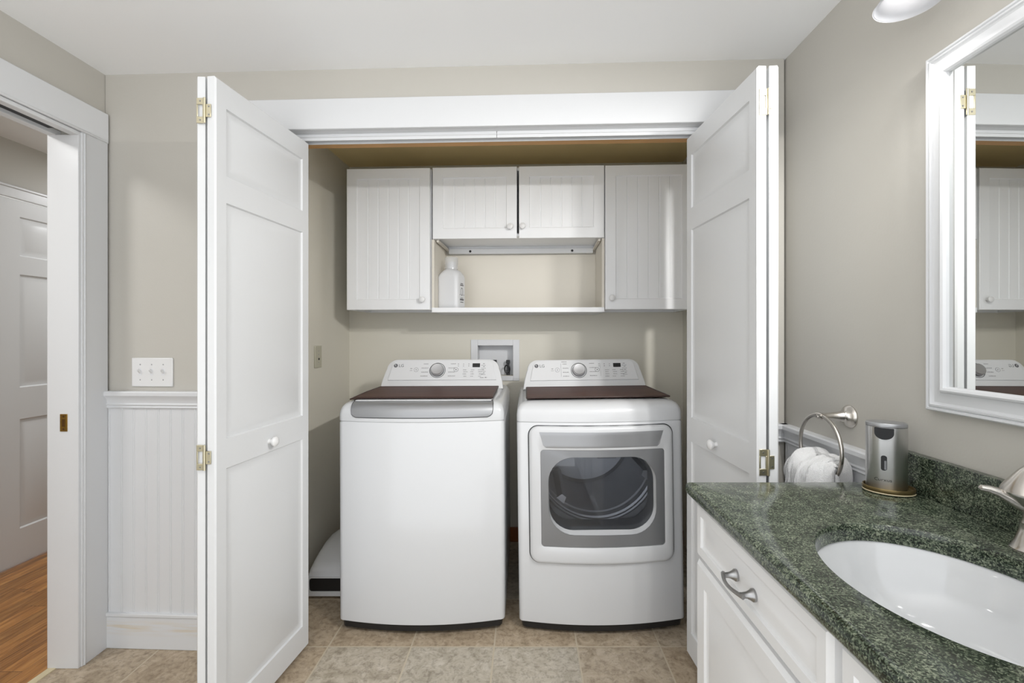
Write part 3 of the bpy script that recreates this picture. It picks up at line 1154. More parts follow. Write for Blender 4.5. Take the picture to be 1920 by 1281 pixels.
# machine mats (loose brown covers lying on the tops)
def mat_obj(name, label, cx, cy, z, wd, dp, rz, ry, droop):
    bm = bmesh.new()
    nxx, nyy = 24, 10
    th = 0.005
    top, bot = [], []
    for j in range(nyy + 1):
        rt, rb = [], []
        for i in range(nxx + 1):
            x = -wd / 2 + wd * i / nxx
            y = -dp / 2 + dp * j / nyy
            zz = droop(x, y)
            rt.append(bm.verts.new((x, y, zz + th)))
            rb.append(bm.verts.new((x, y, zz)))
        top.append(rt)
        bot.append(rb)
    for j in range(nyy):
        for i in range(nxx):
            fa = bm.faces.new((top[j][i], top[j][i + 1], top[j + 1][i + 1], top[j + 1][i]))
            if i in (0, nxx - 1) or j in (0, nyy - 1):
                pass
            bm.faces.new((bot[j][i], bot[j + 1][i], bot[j + 1][i + 1], bot[j][i + 1]))
    for i in range(nxx):
        bm.faces.new((top[0][i], bot[0][i], bot[0][i + 1], top[0][i + 1])).material_index = 1
        bm.faces.new((top[nyy][i], top[nyy][i + 1], bot[nyy][i + 1], bot[nyy][i])).material_index = 1
    for j in range(nyy):
        bm.faces.new((top[j][0], top[j + 1][0], bot[j + 1][0], bot[j][0])).material_index = 1
        bm.faces.new((top[j][nxx], bot[j][nxx], bot[j + 1][nxx], top[j + 1][nxx])).material_index = 1
    o = obj(name, bm, [LEATHER, LEATHER_EDGE], None)
    # dark bound rim
    bm = bmesh.new()
    per = [(-wd / 2 + wd * i / nxx, -dp / 2) for i in range(nxx)] + [(wd / 2, -dp / 2 + dp * j / nyy) for j in range(nyy)] + [(wd / 2 - wd * i / nxx, dp / 2) for i in range(nxx)] + [(-wd / 2, dp / 2 - dp * j / nyy) for j in range(nyy)]
    tube(bm, [V((x, y, droop(x, y) + 0.0035)) for x, y in per], 0.0036, 6, True)
    obj('bound_edge', bm, LEATHER_EDGE, o)
    place(o, (cx, cy, z), rz, ry)
    tag(o, label, 'mat', 'brown mats on the laundry machines')
    return o


mat_obj('machine_mat', 'brown leather-look mat lying on top of the washing machine', -0.447, 2.198, 0.975, 0.612, 0.42, 0.0, radians(-0.2), lambda x, y: 0.0012 - 0.006 * max(0, (-x - 0.24) / 0.066) ** 2 * max(0, (-y) / 0.21))

# dryer
DX, DYY = 0.3255, 1.953
dr, dbody = machine('clothes_dryer', 'white front-loading clothes dryer with a window in its door', 'dryer', (DX, DYY, 0), 0.0, radians(-0.75))
control_panel(dr, 0.468, 0.968, True)
mat_obj('machine_mat', 'brown leather-look mat lying on top of the clothes dryer', 0.315, 2.200, 0.976, 0.618, 0.40, 0.0, radians(-0.75), lambda x, y: 0.0008)
# cavity behind the door window
cb_ = bmesh.new()
bx(cb_, -0.30, 0.30, -0.2, 0.64, 0.345, 0.80)
cut = obj('tmp_cutter', cb_, DARK)
cut.parent = dr
bo = dbody.modifiers.new('cut', 'BOOLEAN')
bo.operation = 'DIFFERENCE'
bo.solver = 'EXACT'
bo.object = cut
bpy.context.view_layer.update()
dg = bpy.context.evaluated_depsgraph_get()
nm = bpy.data.meshes.new_from_object(dbody.evaluated_get(dg))
dbody.modifiers.clear()
dbody.data = nm
bpy.data.objects.remove(cut)
nm.set_sharp_from_angle(angle=radians(40))
# drum, bulkhead
RC, ZC = 0.272, 0.70
bm = bmesh.new()
ax = sqrt(RC * RC - (0.795 - ZC) ** 2)
a0 = math.atan2(0.795 - ZC, ax)
arc = [(RC * cos(t), ZC + RC * sin(t)) for t in [a0 - (2 * a0 + pi) * k / 48 for k in range(49)]]
poly = [(-0.298, 0.347), (0.298, 0.347), (0.298, 0.795)] + arc + [(-0.298, 0.795)]
prism(bm, poly, lambda a, b, t: (a, t, b), 0.10, 0.112)
obj('bulkhead', bm, BULK, dr)
bm = bmesh.new()
tube(bm, [(x, 0.096, z) for x, z in arc], 0.009, 8)
obj('drum_seal', bm, SILVERD, dr)
bm = bmesh.new()
prof = []
rings = []
for y, r in ((0.112, 0.272), (0.118, 0.262), (0.15, 0.258), (0.155, 0.252), (0.56, 0.252), (0.575, 0.24), (0.58, 0.10), (0.58, 0.002)):
    rings.append([(r * cos(t), y, ZC + r * sin(t)) for t in [2 * pi * k / 64 for k in range(64)]])
loft(bm, rings, False, False)
bmesh.ops.delete(bm, geom=[v for v in bm.verts if v.co.z > 0.797], context='VERTS')
obj('drum', bm, DRUM, dr, recalc=False)
for t in (-2.25, -0.35):
    bm = bmesh.new()
    c = V((0.245 * cos(t), 0.34, ZC + 0.245 * sin(t)))
    n = V((-cos(t), 0, -sin(t)))
    tg = V((-sin(t), 0, cos(t)))
    loft(bm, [[c + V((0, -0.2, 0)) - n * 0.012 + tg * a + n * b for a, b in ((-.022, 0), (-.012, .03), (.012, .03), (.022, 0))], [c + V((0, 0.2, 0)) - n * 0.012 + tg * a + n * b for a, b in ((-.022, 0), (-.012, .04), (.012, .04), (.022, 0))]])
    obj('drum_vane', bm, DRUM, dr)

# dryer door
door = link('door', None, dr)


def dm(pt, h):
    return (pt[0], yfront(pt[0]) - h, pt[1])


DO = (-0.300, 0.301, 0.303, 0.872)
PL = (-0.253, 0.262, 0.374, 0.776)
GL = (-0.222, 0.226, 0.424, 0.746)


def ring_on(x0, x1, z0, z1, r, h, n=8):
    return [dm(p, h) for p in dense(rrect(x0, x1, z0, z1, r, n))]


def dense(pts, m=5):
    """extra points on every edge so that straight runs follow the bulged front"""
    out = []
    for k, p in enumerate(pts):
        q = pts[(k + 1) % len(pts)]
        nseg = m if (k % 9) == 8 else 1
        for j in range(nseg):
            out.append((p[0] + (q[0] - p[0]) * j / nseg, p[1] + (q[1] - p[1]) * j / nseg))
    return out


def sub(b, i):
    return (b[0] + i, b[1] - i, b[2] + i, b[3] - i)


bm = bmesh.new()
loft(bm, [ring_on(*DO, 0.040, 0.0006), ring_on(*sub(DO, 0.001), 0.039, 0.010), ring_on(*sub(DO, 0.006), 0.035, 0.0155), ring_on(*sub(DO, 0.014), 0.03, 0.017), ring_on(*sub(PL, -0.004), 0.016, 0.017), ring_on(*PL, 0.014, 0.0150), ring_on(*PL, 0.014, 0.0)], False, False)
obj('door_frame', bm, ENAMEL, door, ang=40)
bm = bmesh.new()
tube(bm, ring_on(*sub(DO, -0.002), 0.042, -0.0005), 0.0022, 6, True)
obj('door_gap', bm, DARK, door)
# silver surround with the window opening
bm = bmesh.new()
loft(bm, [ring_on(*PL, 0.014, 0.0105), ring_on(*sub(PL, 0.001), 0.013, 0.0125), ring_on(*GL, 0.105, 0.0125), ring_on(*sub(GL, 0.001), 0.104, 0.010)], False, False)
obj('window_surround', bm, SILVERD, door, ang=40)
bm = bmesh.new()
GY = -0.006
loft(bm, [ring_on(*sub(GL, 0.001), 0.104, 0.0105), [(x, GY, z) for x, z in dense(rrect(*sub(GL, 0.004), 0.102, 8))]], False, False)
obj('window_rim', bm, ENAMEL, door, ang=40)
bm = bmesh.new()
gp = dense(rrect(*sub(GL, 0.0035), 0.102, 8))
loft(bm, [[(x, GY, z) for x, z in gp], [(x, GY + 0.004, z) for x, z in gp]])
obj('window_glass', bm, GLASS_D, door)
# the dark inner door box seen through the glass, a printed tag at its top
bm = bmesh.new()
loft(bm, [[(x, GY + 0.004, z) for x, z in gp], [(x * 0.99, 0.085, 0.4 + (z - 0.4) * 0.97 + 0.01) for x, z in gp]], False, False)
obj('inner_liner', bm, BULK, door, ang=50)
bm = bmesh.new()
bx(bm, 0.0, 0.085, 0.083, 0.0835, 0.705, 0.742)
tg_ = obj('tag', bm, SILVERD, door)
bm = bmesh.new()
for k in range(7):
    x = 0.010 + k * 0.010
    bx(bm, x, x + 0.006, 0.0822, 0.083, 0.718, 0.730 - 0.003 * (k % 2))
obj('tag_lettering', bm, BLACK, tg_)
# scooped silver grip at the top of the door
bm = bmesh.new()


def grip_row(zc, h, ins):
    """one horizontal row of the scooped grip, sides leaning in towards the foot"""
    k = (zc - 0.786) / 0.064
    half = 0.240 + 0.018 * min(1, max(0, k)) - 0.010 * max(0, 1 - k / 0.14) - ins
    return [dm((0.0005 - half + 2 * half * q / 24, zc + 0.0012 * (q / 24 - 0.5)), h) for q in range(25)]


rows_ = [grip_row(0.786, 0.0150, 0), grip_row(0.786, 0.0178, 0), grip_row(0.789, 0.0184, 0.001), grip_row(0.797, 0.0182, 0.0012), grip_row(0.815, 0.0182, 0.0012), grip_row(0.835, 0.0182, 0.0012), grip_row(0.848, 0.0184, 0.001), grip_row(0.850, 0.0178, 0), grip_row(0.850, 0.0150, 0)]
gv = [[bm.verts.new(p) for p in r] for r in rows_]
for r0, r1 in zip(gv[:-1], gv[1:]):
    for q in range(24):
        bm.faces.new((r0[q], r0[q + 1], r1[q + 1], r1[q]))
for q in (0, 24):
    bm.faces.new([r[q] for r in gv])
obj('door_grip', bm, SILVER, door, ang=30)

# ------------------------------------------------------------------ washer outlet box on the closet back wall
ob = thing('washer_outlet_box', 'white recessed washer outlet box in the closet wall behind the washer', 'outlet box', cw(BXU0, VB), RA)
ob.location.z = BXZ0
BW, BH = BXU1 - BXU0, BXZ1 - BXZ0
i0, i1, j0, j1 = 0.042, BW - 0.039, 0.029, BH - 0.036
boxes('frame', [(0, i0, -0.006, 0, 0, BH), (i1, BW, -0.006, 0, 0, BH), (i0, i1, -0.006, 0, 0, j0), (i0, i1, -0.006, 0, j1, BH)], PLASTW, ob, 0.002)
boxes('recess', [(i0 - 0.004, i0, 0, 0.08, j0, j1), (i1, i1 + 0.004, 0, 0.08, j0, j1), (i0, i1, 0, 0.08, j0 - 0.004, j0), (i0, i1, 0, 0.08, j1, j1 + 0.004), (i0, i1, 0.08, 0.084, j0, j1)], PLASTW, ob)
for x in (i1 - 0.034, i1 - 0.115):
    vv = link('valve', None, ob)
    bm = bmesh.new()
    lathe(bm, [(0.011, 0), (0.011, 0.03), (0.008, 0.032), (0.008, 0.075)], (x, 0.045, j0), (0, 0, 1), 14)
    obj('valve_stem', bm, DARK, vv)
    bm = bmesh.new()
    bx(bm, x - 0.011, x + 0.011, 0.034, 0.056, j0 + 0.072, j0 + 0.094)
    obj('valve_cap', bm, BLACK, vv, 0.002)
    bm = bmesh.new()
    tube(bm, [(x + 0.016 * cos(t) - 0.004, 0.028, j0 + 0.040 + 0.024 * sin(t)) for t in [2 * pi * k / 20 for k in range(20)]], 0.004, 8, True)
    obj('valve_lever', bm, BLACK, vv)

# ------------------------------------------------------------------ switches and plates
sw = thing('light_switch', 'white triple toggle light switch plate above the chair rail', 'light switch', cw(-1.5755, 0), RA)
sw.location.z = 1.0433
boxes('plate', [(0, 0.170, -0.006, 0, 0, 0.115)], SWITCH, sw, 0.003)
for k in range(3):
    x = 0.036 + 0.0475 * k
    boxes('toggle_frame', [(x - 0.006, x + 0.006, -0.0066, -0.005, 0.045, 0.071)], PLASTW, sw)
    bm = bmesh.new()
    loft(bm, [[(x - .0045, -.005, .051), (x + .0045, -.005, .051), (x + .0045, -.005, .064), (x - .0045, -.005, .064)], [(x - .0035, -.019, .066), (x + .0035, -.019, .066), (x + .0035, -.019, .073), (x - .0035, -.019, .073)]])
    obj('toggle', bm, SWITCH, sw, 0.001)
    for z in (0.027, 0.088):
        bm = bmesh.new()
        lathe(bm, [(0.0028, 0), (0.0024, 0.0007), (0.0001, 0.0007)], (x, -0.006, z), (0, -1, 0), 10)
        obj('screw', bm, INKL, sw)
XCLW = cw(UCL, 0.61)
jp = thing('wall_jack', 'small ivory jack plate on the closet side wall', 'wall plate', cw(UCL, 0.61, 1.134), RA)
bm = bmesh.new()
bx(bm, 0, 0.006, -0.037, 0.037, -0.058, 0.058)
obj('plate', bm, IVORY, jp, 0.003)
bm = bmesh.new()
lathe(bm, [(0.006, 0), (0.006, 0.002), (0.0005, 0.002)], (0.006, 0.004, -0.012), (1, 0, 0), 12)
obj('jack', bm, BLACK, jp)
for z in (-0.030, 0.012, 0.030):
    bm = bmesh.new()
    lathe(bm, [(0.003, 0), (0.0026, 0.0007), (0.0001, 0.0007)], (0.006, 0.002, z), (1, 0, 0), 10)
    obj('screw', bm, INKL, jp)
# strike plate of the pocket door
sk = thing('strike_plate', 'small aged brass strike plate on the white door jamb', 'strike plate', (-1.726, 1.728, 0.921))
boxes('plate', [(-0.0135, 0.0135, -0.0022, 0, -0.0325, 0.0325)], OLDBR, sk, 0.0006)
boxes('latch_hole', [(-0.0055, 0.0055, -0.0026, -0.001, -0.0145, 0.0135)], OLDBRD, sk)
for z in (0.024, -0.024):
    bm = bmesh.new()
    lathe(bm, [(0.0042, 0), (0.0036, 0.0010), (0.0003, 0.0006)], (0, -0.0022, z), (0, -1, 0), 12)
    obj('screw', bm, OLDBRD, sk)

# ------------------------------------------------------------------ step stool between the closet wall and the washer
ss = thing('step_stool', 'low white plastic step stool on the floor beside the washer', 'stool', (-0.922, 2.19, 0))
bm = bmesh.new()
secs = []
for y, hgt, in ((0.0, 0.132), (0.012, 0.146), (0.04, 0.158), (0.10, 0.18), (0.18, 0.198), (0.26, 0.203), (0.32, 0.196), (0.37, 0.17), (0.385, 0.14)):
    wd = 0.108
    sec = [(-wd, y, 0.012), (-wd, y, hgt - 0.03), (-wd + 0.006, y, hgt - 0.012), (-wd + 0.02, y, hgt - 0.002), (-wd + 0.04, y, hgt), (wd - 0.04, y, hgt), (wd - 0.02, y, hgt - 0.002), (wd - 0.006, y, hgt - 0.012), (wd, y, hgt - 0.03), (wd, y, 0.012)]
    secs.append(sec)
loft(bm, secs)
obj('shell', bm, PLASTW, ss, 0.0, ang=45)
bm = bmesh.new()
prism(bm, rrect(-0.100, 0.104, 0.036, 0.096, 0.012, 5), lambda a, b, t: (a, t, b), -0.003, 0.004)
obj('hand_slot', bm, BLACK, ss)
bm = bmesh.new()
o1, o2 = rrect(-0.106, 0.110, 0.030, 0.104, 0.014, 5), rrect(-0.100, 0.104, 0.036, 0.098, 0.012, 5)
loft(bm, [[(a, 0.0, b) for a, b in o1], [(a, -0.006, b) for a, b in o1], [(a, -0.006, b) for a, b in o2], [(a, 0.0, b) for a, b in o2]], False, False)
obj('slot_rim', bm, PLASTW, ss)
boxes('base_rim', [(-0.110, 0.110, -0.004, 0.385, 0.010, 0.032)], PLASTW, ss, 0.004)
for x in (-0.085, 0.085):
    for y in (0.03, 0.35):
        bm = bmesh.new()
        lathe(bm, [(0.012, 0), (0.012, 0.012)], (x, y, 0), (0, 0, 1), 14)
        obj('rubber_foot', bm, BLACK, ss)

# ------------------------------------------------------------------ vanity
VX, VXF, VY1, VY0, CZ = 0.468, 0.449, 1.228, -0.48, 0.858
va = thing('vanity_cabinet', 'white vanity cabinet with raised panels under the green countertop', 'vanity', (VX, VY0, 0))
LY = VY1 - VY0


def vy(y):
    return y - VY0


DXV = XR - VX - 0.001
boxes('body', [(0, DXV, LY - 0.018, LY, 0.0, 0.8215), (0, DXV, 0, 0.018, 0.0, 0.8215), (0.02, DXV, 0.018, LY - 0.018, 0.09, 0.108), (DXV - 0.012, DXV, 0.018, LY - 0.018, 0.108, 0.8215), (0.06, 0.078, 0.018, LY - 0.018, 0, 0.09),
               (0, 0.02, 0.018, LY - 0.018, 0.09, 0.125), (0, 0.02, 0.018, LY - 0.018, 0.805, 0.8215), (0, 0.02, 0.018, LY - 0.018, 0.655, 0.68)] +
      [(0, 0.02, vy(y) - 0.02, vy(y) + 0.02, 0.125, 0.805) for y in (0.668, 0.0)], VANW, va, 0.0012)
VP = [(0.0025, 0.006), (0.008, 0.007), (0.011, 0.007), (0.034, 0.0015)]


def vpanel(name, y0, y1, z0, z1, fr, parent=va):
    """door or drawer front facing -x: local x runs from far (y1) to near (y0)"""
    W, H = y1 - y0, z1 - z0
    bm = bmesh.new()
    panel_slab(bm, W, H, 0.019, [fr, W - fr], [fr, H - fr], {(1, 1)}, VP, 0.008)
    o = obj(name, bm, VANW, parent)
    o.location = (VXF - VX, vy(y1), z0)
    o.rotation_euler = (0, 0, -pi / 2)
    return o


dw = vpanel('drawer', 0.682, 1.214, 0.674, 0.814, 0.030)
vd = vpanel('door', 0.682, 1.214, 0.112, 0.662, 0.052)
fp_ = vpanel('false_front', 0.012, 0.662, 0.674, 0.814, 0.030)
vpanel('door', 0.342, 0.662, 0.112, 0.662, 0.052)
vpanel('door', 0.012, 0.336, 0.112, 0.662, 0.052)
vpanel('drawer', -0.47, -0.016, 0.674, 0.814, 0.030)
vpanel('door', -0.47, -0.016, 0.112, 0.662, 0.052)
# arched pull on the drawer (local x along the drawer, -y out of it)
hd = link('handle', None, dw)
c0, c1, hz = 1.214 - 0.984, 1.214 - 0.908, 0.738 - 0.674
for x in (c0, c1):
    bm = bmesh.new()
    lathe(bm, [(0.0125, -0.001), (0.0125, 0.003), (0.0095, 0.007), (0.0065, 0.014), (0.0055, 0.022), (0.0055, 0.027)], (x, 0, hz), (0, -1, 0), 20)
    obj('post', bm, PEWTER, hd)
bm = bmesh.new()
pts, rr = [], []
for k in range(17):
    t = k / 16
    x = c0 - 0.008 + (c1 - c0 + 0.016) * t
    pts.append((x, -0.024 - 0.012 * sin(pi * t), hz))
    rr.append(0.0048 - 0.0012 * sin(pi * t))
tube(bm, pts, rr, 10)
obj('grip', bm, PEWTER, hd)

# countertop with an oval cut-out
SXc, SYc, SA, SB = 0.69, 0.735, 0.18, 0.226
X0c, X1c, Y0c, Y1c = 0.430, XR - 0.001, VY0 - 0.01, 1.239
angs = sorted([2 * pi * k / 96 for k in range(96)] + [math.atan2(y - SYc, x - SXc) % (2 * pi) for x in (X0c, X1c) for y in (Y0c, Y1c)])


def outer(a):
    dx, dy = cos(a), sin(a)
    ts = []
    if dx > 1e-9:
        ts.append((X1c - SXc) / dx)
    if dx < -1e-9:
        ts.append((X0c - SXc) / dx)
    if dy > 1e-9:
        ts.append((Y1c - SYc) / dy)
    if dy < -1e-9:
        ts.append((Y0c - SYc) / dy)
    t = min(ts)
    return SXc + dx * t, SYc + dy * t


def out_ring(i, z):
    r = []
    for a in angs:
        x, y = outer(a)
        r.append((max(x, X0c + i), min(y, Y1c - i), z))
    return r


def ell_ring(e, z, dz=0):
    r = []
    for a in angs:
        tx, ty = cos(a), sin(a)
        k = 1 / sqrt((tx / (SA + e)) ** 2 + (ty / (SB + e)) ** 2)
        r.append((SXc + tx * k, SYc + ty * k, z))
    return r


bm = bmesh.new()
loft(bm, [ell_ring(0, CZ - 0.036), ell_ring(0, CZ - 0.003), ell_ring(0.001, CZ - 0.001), ell_ring(0.003, CZ), out_ring(0.013, CZ), out_ring(0.007, CZ - 0.0015), out_ring(0.003, CZ - 0.0045), out_ring(0.0005, CZ - 0.010), out_ring(0.0, CZ - 0.016), out_ring(0.0, CZ - 0.022), out_ring(0.001, CZ - 0.028), out_ring(0.004, CZ - 0.033), out_ring(0.008, CZ - 0.036)], False, False, wrap=True)
ct_ = obj('countertop', bm, GRANITE, None, ang=50)
tag(ct_, 'speckled green granite countertop on the white vanity', 'countertop')
bs = boxes('backsplash', [(XR - 0.021, XR - 0.001, VY0, 1.239, CZ, 0.954)], GRANITE, None, 0.002)
tag(bs, 'dark green granite backsplash strip standing along the wall behind the sink', 'backsplash')
# undermount basin
bm = bmesh.new()
rings = []
for e, z in ((0.022, CZ - 0.0365), (0.004, CZ - 0.0365), (0.002, CZ - 0.040), (-0.006, CZ - 0.06), (-0.018, CZ - 0.10), (-0.040, CZ - 0.135), (-0.075, CZ - 0.158), (-0.12, CZ - 0.168), (-0.155, CZ - 0.171)):
    rings.append(ell_ring(e, z))
back = []
for e, z in ((-0.15, CZ - 0.183), (-0.07, CZ - 0.17), (-0.028, CZ - 0.14), (-0.004, CZ - 0.10), (0.010, CZ - 0.06), (0.022, CZ - 0.045)):
    back.append(ell_ring(e, z))
loft(bm, rings + back, False, False, wrap=True)
sk_ = obj('sink_basin', bm, PORC, None, ang=60)
tag(sk_, 'white oval undermount sink basin in the granite countertop', 'sink')

# faucet: the lever valve at the far side of the sink
fx_, fy_ = 0.919, 0.838
fa = thing('faucet', 'brushed nickel faucet with bell-shaped lever valves between the sink and backsplash', 'faucet', (fx_, fy_, CZ))
bm = bmesh.new()
lathe(bm, [(0.030, 0), (0.030, 0.003), (0.0275, 0.006), (0.0225, 0.018), (0.0175, 0.034), (0.0155, 0.047), (0.0165, 0.050)], (0, 0, 0), (0, 0, 1), 32)
obj('valve_base', bm, NICKEL, fa)
bm = bmesh.new()
lathe(bm, [(0.0135, 0.049), (0.0120, 0.058), (0.0125, 0.068), (0.019, 0.080), (0.032, 0.094), (0.041, 0.102), (0.0425, 0.106), (0.040, 0.112), (0.030, 0.127), (0.017, 0.145), (0.007, 0.156), (0.0005, 0.158)], (0, 0, 0), (0, 0, 1), 36)
obj('valve_dome', bm, NICKEL, fa)
bm = bmesh.new()
pts = [(0.0, 0.0, 0.076), (-0.014, 0.006, 0.082), (-0.028, 0.012, 0.092), (-0.043, 0.018, 0.101), (-0.056, 0.023, 0.105), (-0.066, 0.027, 0.106), (-0.069, 0.028, 0.106)]
tube(bm, pts, [0.012, 0.0115, 0.0098, 0.008, 0.0066, 0.0056, 0.002], 14)
obj('lever', bm, NICKEL, fa)
for part in [c for c in list(COL.objects) if c.parent == fa]:       # the near valve repeats the far one, its lever turned
    c2 = part.copy()
    COL.objects.link(c2)
    c2.parent = fa
    c2.location = (0, -0.206, 0)
    c2.rotation_euler = (0, 0, radians(45))
bm = bmesh.new()
lathe(bm, [(0.030, 0), (0.030, 0.003), (0.026, 0.007), (0.020, 0.022), (0.0165, 0.045), (0.0150, 0.060)], (0, -0.103, 0), (0, 0, 1), 32)
obj('spout_base', bm, NICKEL, fa)
bm = bmesh.new()
tube(bm, [(0, -0.103, 0.055), (0, -0.103, 0.085), (-0.012, -0.103, 0.108), (-0.036, -0.103, 0.122), (-0.062, -0.103, 0.120), (-0.084, -0.103, 0.108), (-0.094, -0.103, 0.092)], [0.0145, 0.0138, 0.013, 0.0122, 0.0115, 0.011, 0.0105], 18)
obj('spout', bm, NICKEL, fa)

# soap dispenser on an oval bronze tray
tcx, tcy, tr_ = 0.908, 1.155, radians(-25)
ty_ = thing('tray', 'small oval bronze-edged tray on the granite countertop under the soap dispenser', 'tray', (tcx, tcy, CZ), tr_)


def oval(a, b, z, n=56):
    return [(a * cos(2 * pi * k / n), b * sin(2 * pi * k / n), z) for k in range(n)]


bm = bmesh.new()
loft(bm, [oval(.045, .034, 0), oval(.050, .039, .0015), oval(.054, .043, .006), oval(.0545, .0435, .013), oval(.0535, .0425, .0155), oval(.0515, .0405, .0150), oval(.0505, .0395, .0100), oval(.010, .008, .0100)])
obj('dish', bm, GOLD, ty_, ang=50)
bm = bmesh.new()
tube(bm, oval(.053, .042, .0035), 0.0016, 6, True)
obj('rim_line', bm, CAULK, ty_)
sd = thing('soap_dispenser', 'brushed stainless steel oval soap dispenser standing on the small tray', 'soap dispenser', (tcx - 0.003, tcy + 0.003, CZ + 0.0102), tr_ + radians(-4))
A_, B_ = 0.0425, 0.0300
DHT = 0.163
bm = bmesh.new()
loft(bm, [oval(A_ - .002, B_ - .002, 0), oval(A_, B_, .002), oval(A_, B_, DHT - 0.010)])
obj('body', bm, STEEL, sd, ang=60)
bm = bmesh.new()
loft(bm, [oval(A_ - .0015, B_ - .0015, DHT - .0108), oval(A_ - .0015, B_ - .0015, DHT - .009)])
obj('lid_seam', bm, BLACK, sd, ang=60)
bm = bmesh.new()
loft(bm, [oval(A_, B_, DHT - .009), oval(A_ + .0005, B_ + .0005, DHT - .003), oval(A_ - .001, B_ - .001, DHT), oval(A_ - .004, B_ - .004, DHT + .0008), oval(.002, .0015, DHT + .0012)])
obj('lid', bm, SILVER, sd, ang=50)


def on_oval(s, z, off=0.0, a0=-pi / 2 - 0.22):
    """point on the body's front at arc offset s (metres) from the front line"""
    t = a0 + s / 0.036
    p = V((A_ * cos(t), B_ * sin(t), z))
    n = V((cos(t) / A_, sin(t) / B_, 0)).normalized()
    return p + n * off


def patch(poly, z0, off):
    bm = bmesh.new()
    loft(bm, [[on_oval(a, z0 + b, -0.0005) for a, b in poly], [on_oval(a, z0 + b, off) for a, b in poly]])
    return bm


nose = [(-.0155, .020), (-.0155, .012)] + [(.0155 * cos(t), .008 + .016 * sin(t)) for t in [pi + pi * k / 14 for k in range(15)]] + [(.0155, .012), (.0155, .020)]
obj('sensor_nose', patch(nose, DHT - 0.0305, 0.006), NOSE, sd, ang=30)
obj('level_window', patch(rrect(-.0052, .0052, -.0185, .0185, .005, 5), 0.066, 0.0004), BLACK, sd)
obj('level_glass', patch(rrect(.0006, .0042, -.016, .006, .0015, 3), 0.066, 0.0007), SILVERD, sd)
bm = bmesh.new()
text_mesh(bm, 'Curxus', 0.0105, lambda x, y: on_oval(x - 0.002, 0.021 + y, 0.0003))
obj('maker_lettering', bm, BLACK, sd)

# ------------------------------------------------------------------ towel ring and towel
rx, ry_, rz_ = 0.894, 1.402, 1.002
trg = thing('towel_ring', 'brushed nickel towel ring on the wall past the vanity', 'towel ring', (XR, ry_, rz_))
bm = bmesh.new()
lathe(bm, [(0.034, 0.0005), (0.0345, 0.004), (0.032, 0.008), (0.027, 0.012), (0.022, 0.016), (0.0185, 0.021), (0.017, 0.025), (0.0165, 0.028), (0.015, 0.030), (0.0105, 0.075), (0.0105, 0.080), (0.0115, 0.083), (0.010, 0.088), (0.0075, 0.092), (0.0075, 0.098), (0.004, 0.102)], (0, 0, 0), (-1, 0, 0), 36)
obj('mount', bm, NICKEL, trg)
RR = 0.098
bm = bmesh.new()
rcz = -RR + 0.004
pts = [(-0.092 - 0.012 * sin(t) * 0.0, RR * cos(t), rcz + RR * sin(t)) for t in [2 * pi * k / 64 for k in range(64)]]
tube(bm, pts, 0.0058, 14, True)
obj('ring', bm, NICKEL, trg)
bm = bmesh.new()
tube(bm, [(-0.092, y, 0.004 - 0.0 + (abs(y) * -0.12)) for y in (-0.013, -0.006, 0.0, 0.006, 0.013)], 0.0085, 14)
obj('ring_collar', bm, NICKEL, trg)

# hand towel pulled through the ring: a gathered loop over the ring's lower arc, both ends hanging
ring_x, ring_bot = XR - 0.092, rz_ + rcz - RR
from mathutils import noise as mnoise
bm = bmesh.new()
NT, NS = 110, 150
BOT = 0.56
grid_o = []
for i in range(NT + 1):
    t = i / NT                                   # along the ring: near (0) -> far (1)
    yy = -0.083 + 0.166 * t
    fold = 0.5 + 0.5 * sin(2 * pi * (2.6 * t + 0.15))
    top = 0.868 + 0.030 * sin(pi * min(1, t * 0.95 + 0.12)) ** 1.3 * (0.55 + 0.6 * t) + 0.006 * fold
    row = []
    for k in range(NS + 1):
        s_ = 2.0 * k / NS - 1                    # -1 room-side hem ... 0 crest ... +1 wall-side hem
        sg = 1 if s_ >= 0 else -1
        a = abs(s_)
        bend = min(a / 0.24, 1.0)
        reach = ((0.074 if sg < 0 else 0.058) + 0.012 * fold) * (0.06 + 0.94 * min(1, t / 0.25) ** 0.6) * (0.45 + 0.55 * min(1, (1 - t) / 0.15) ** 0.6)
        x = sg * reach * sin(bend * pi / 2) ** 0.85
        z = top - 0.062 * (1 - cos(bend * pi / 2)) - max(0, a - 0.24) * (top - 0.062 - BOT) / 0.76
        spread = 1 + 0.10 * a
        n1 = mnoise.noise(V((t * 5.0, s_ * 2.4, 1.7)))
        n2 = mnoise.noise(V((t * 13.0, s_ * 5.0, 5.1)))
        n3 = mnoise.noise(V((t * 34.0, s_ * 16.0, 9.3)))
        w_ = 0.026 * n1 + 0.012 * n2 + 0.0035 * n3
        row.append((ring_x + x + sg * w_ * 0.7, ry_ + yy * spread + 0.008 * n2, z + w_ * (1 - 0.8 * bend)))
    grid_o.append(row)
vg = [[bm.verts.new(p) for p in r] for r in grid_o]
for i in range(NT):
    for k in range(NS):
        bm.faces.new((vg[i][k], vg[i][k + 1], vg[i + 1][k + 1], vg[i + 1][k]))
tw = obj('hand_towel', bm, TOWEL, None, ang=180)
so_ = tw.modifiers.new('thickness', 'SOLIDIFY')
so_.thickness = 0.011
so_.offset = -1
tag(tw, 'white terry hand towel hanging through the nickel ring', 'towel')

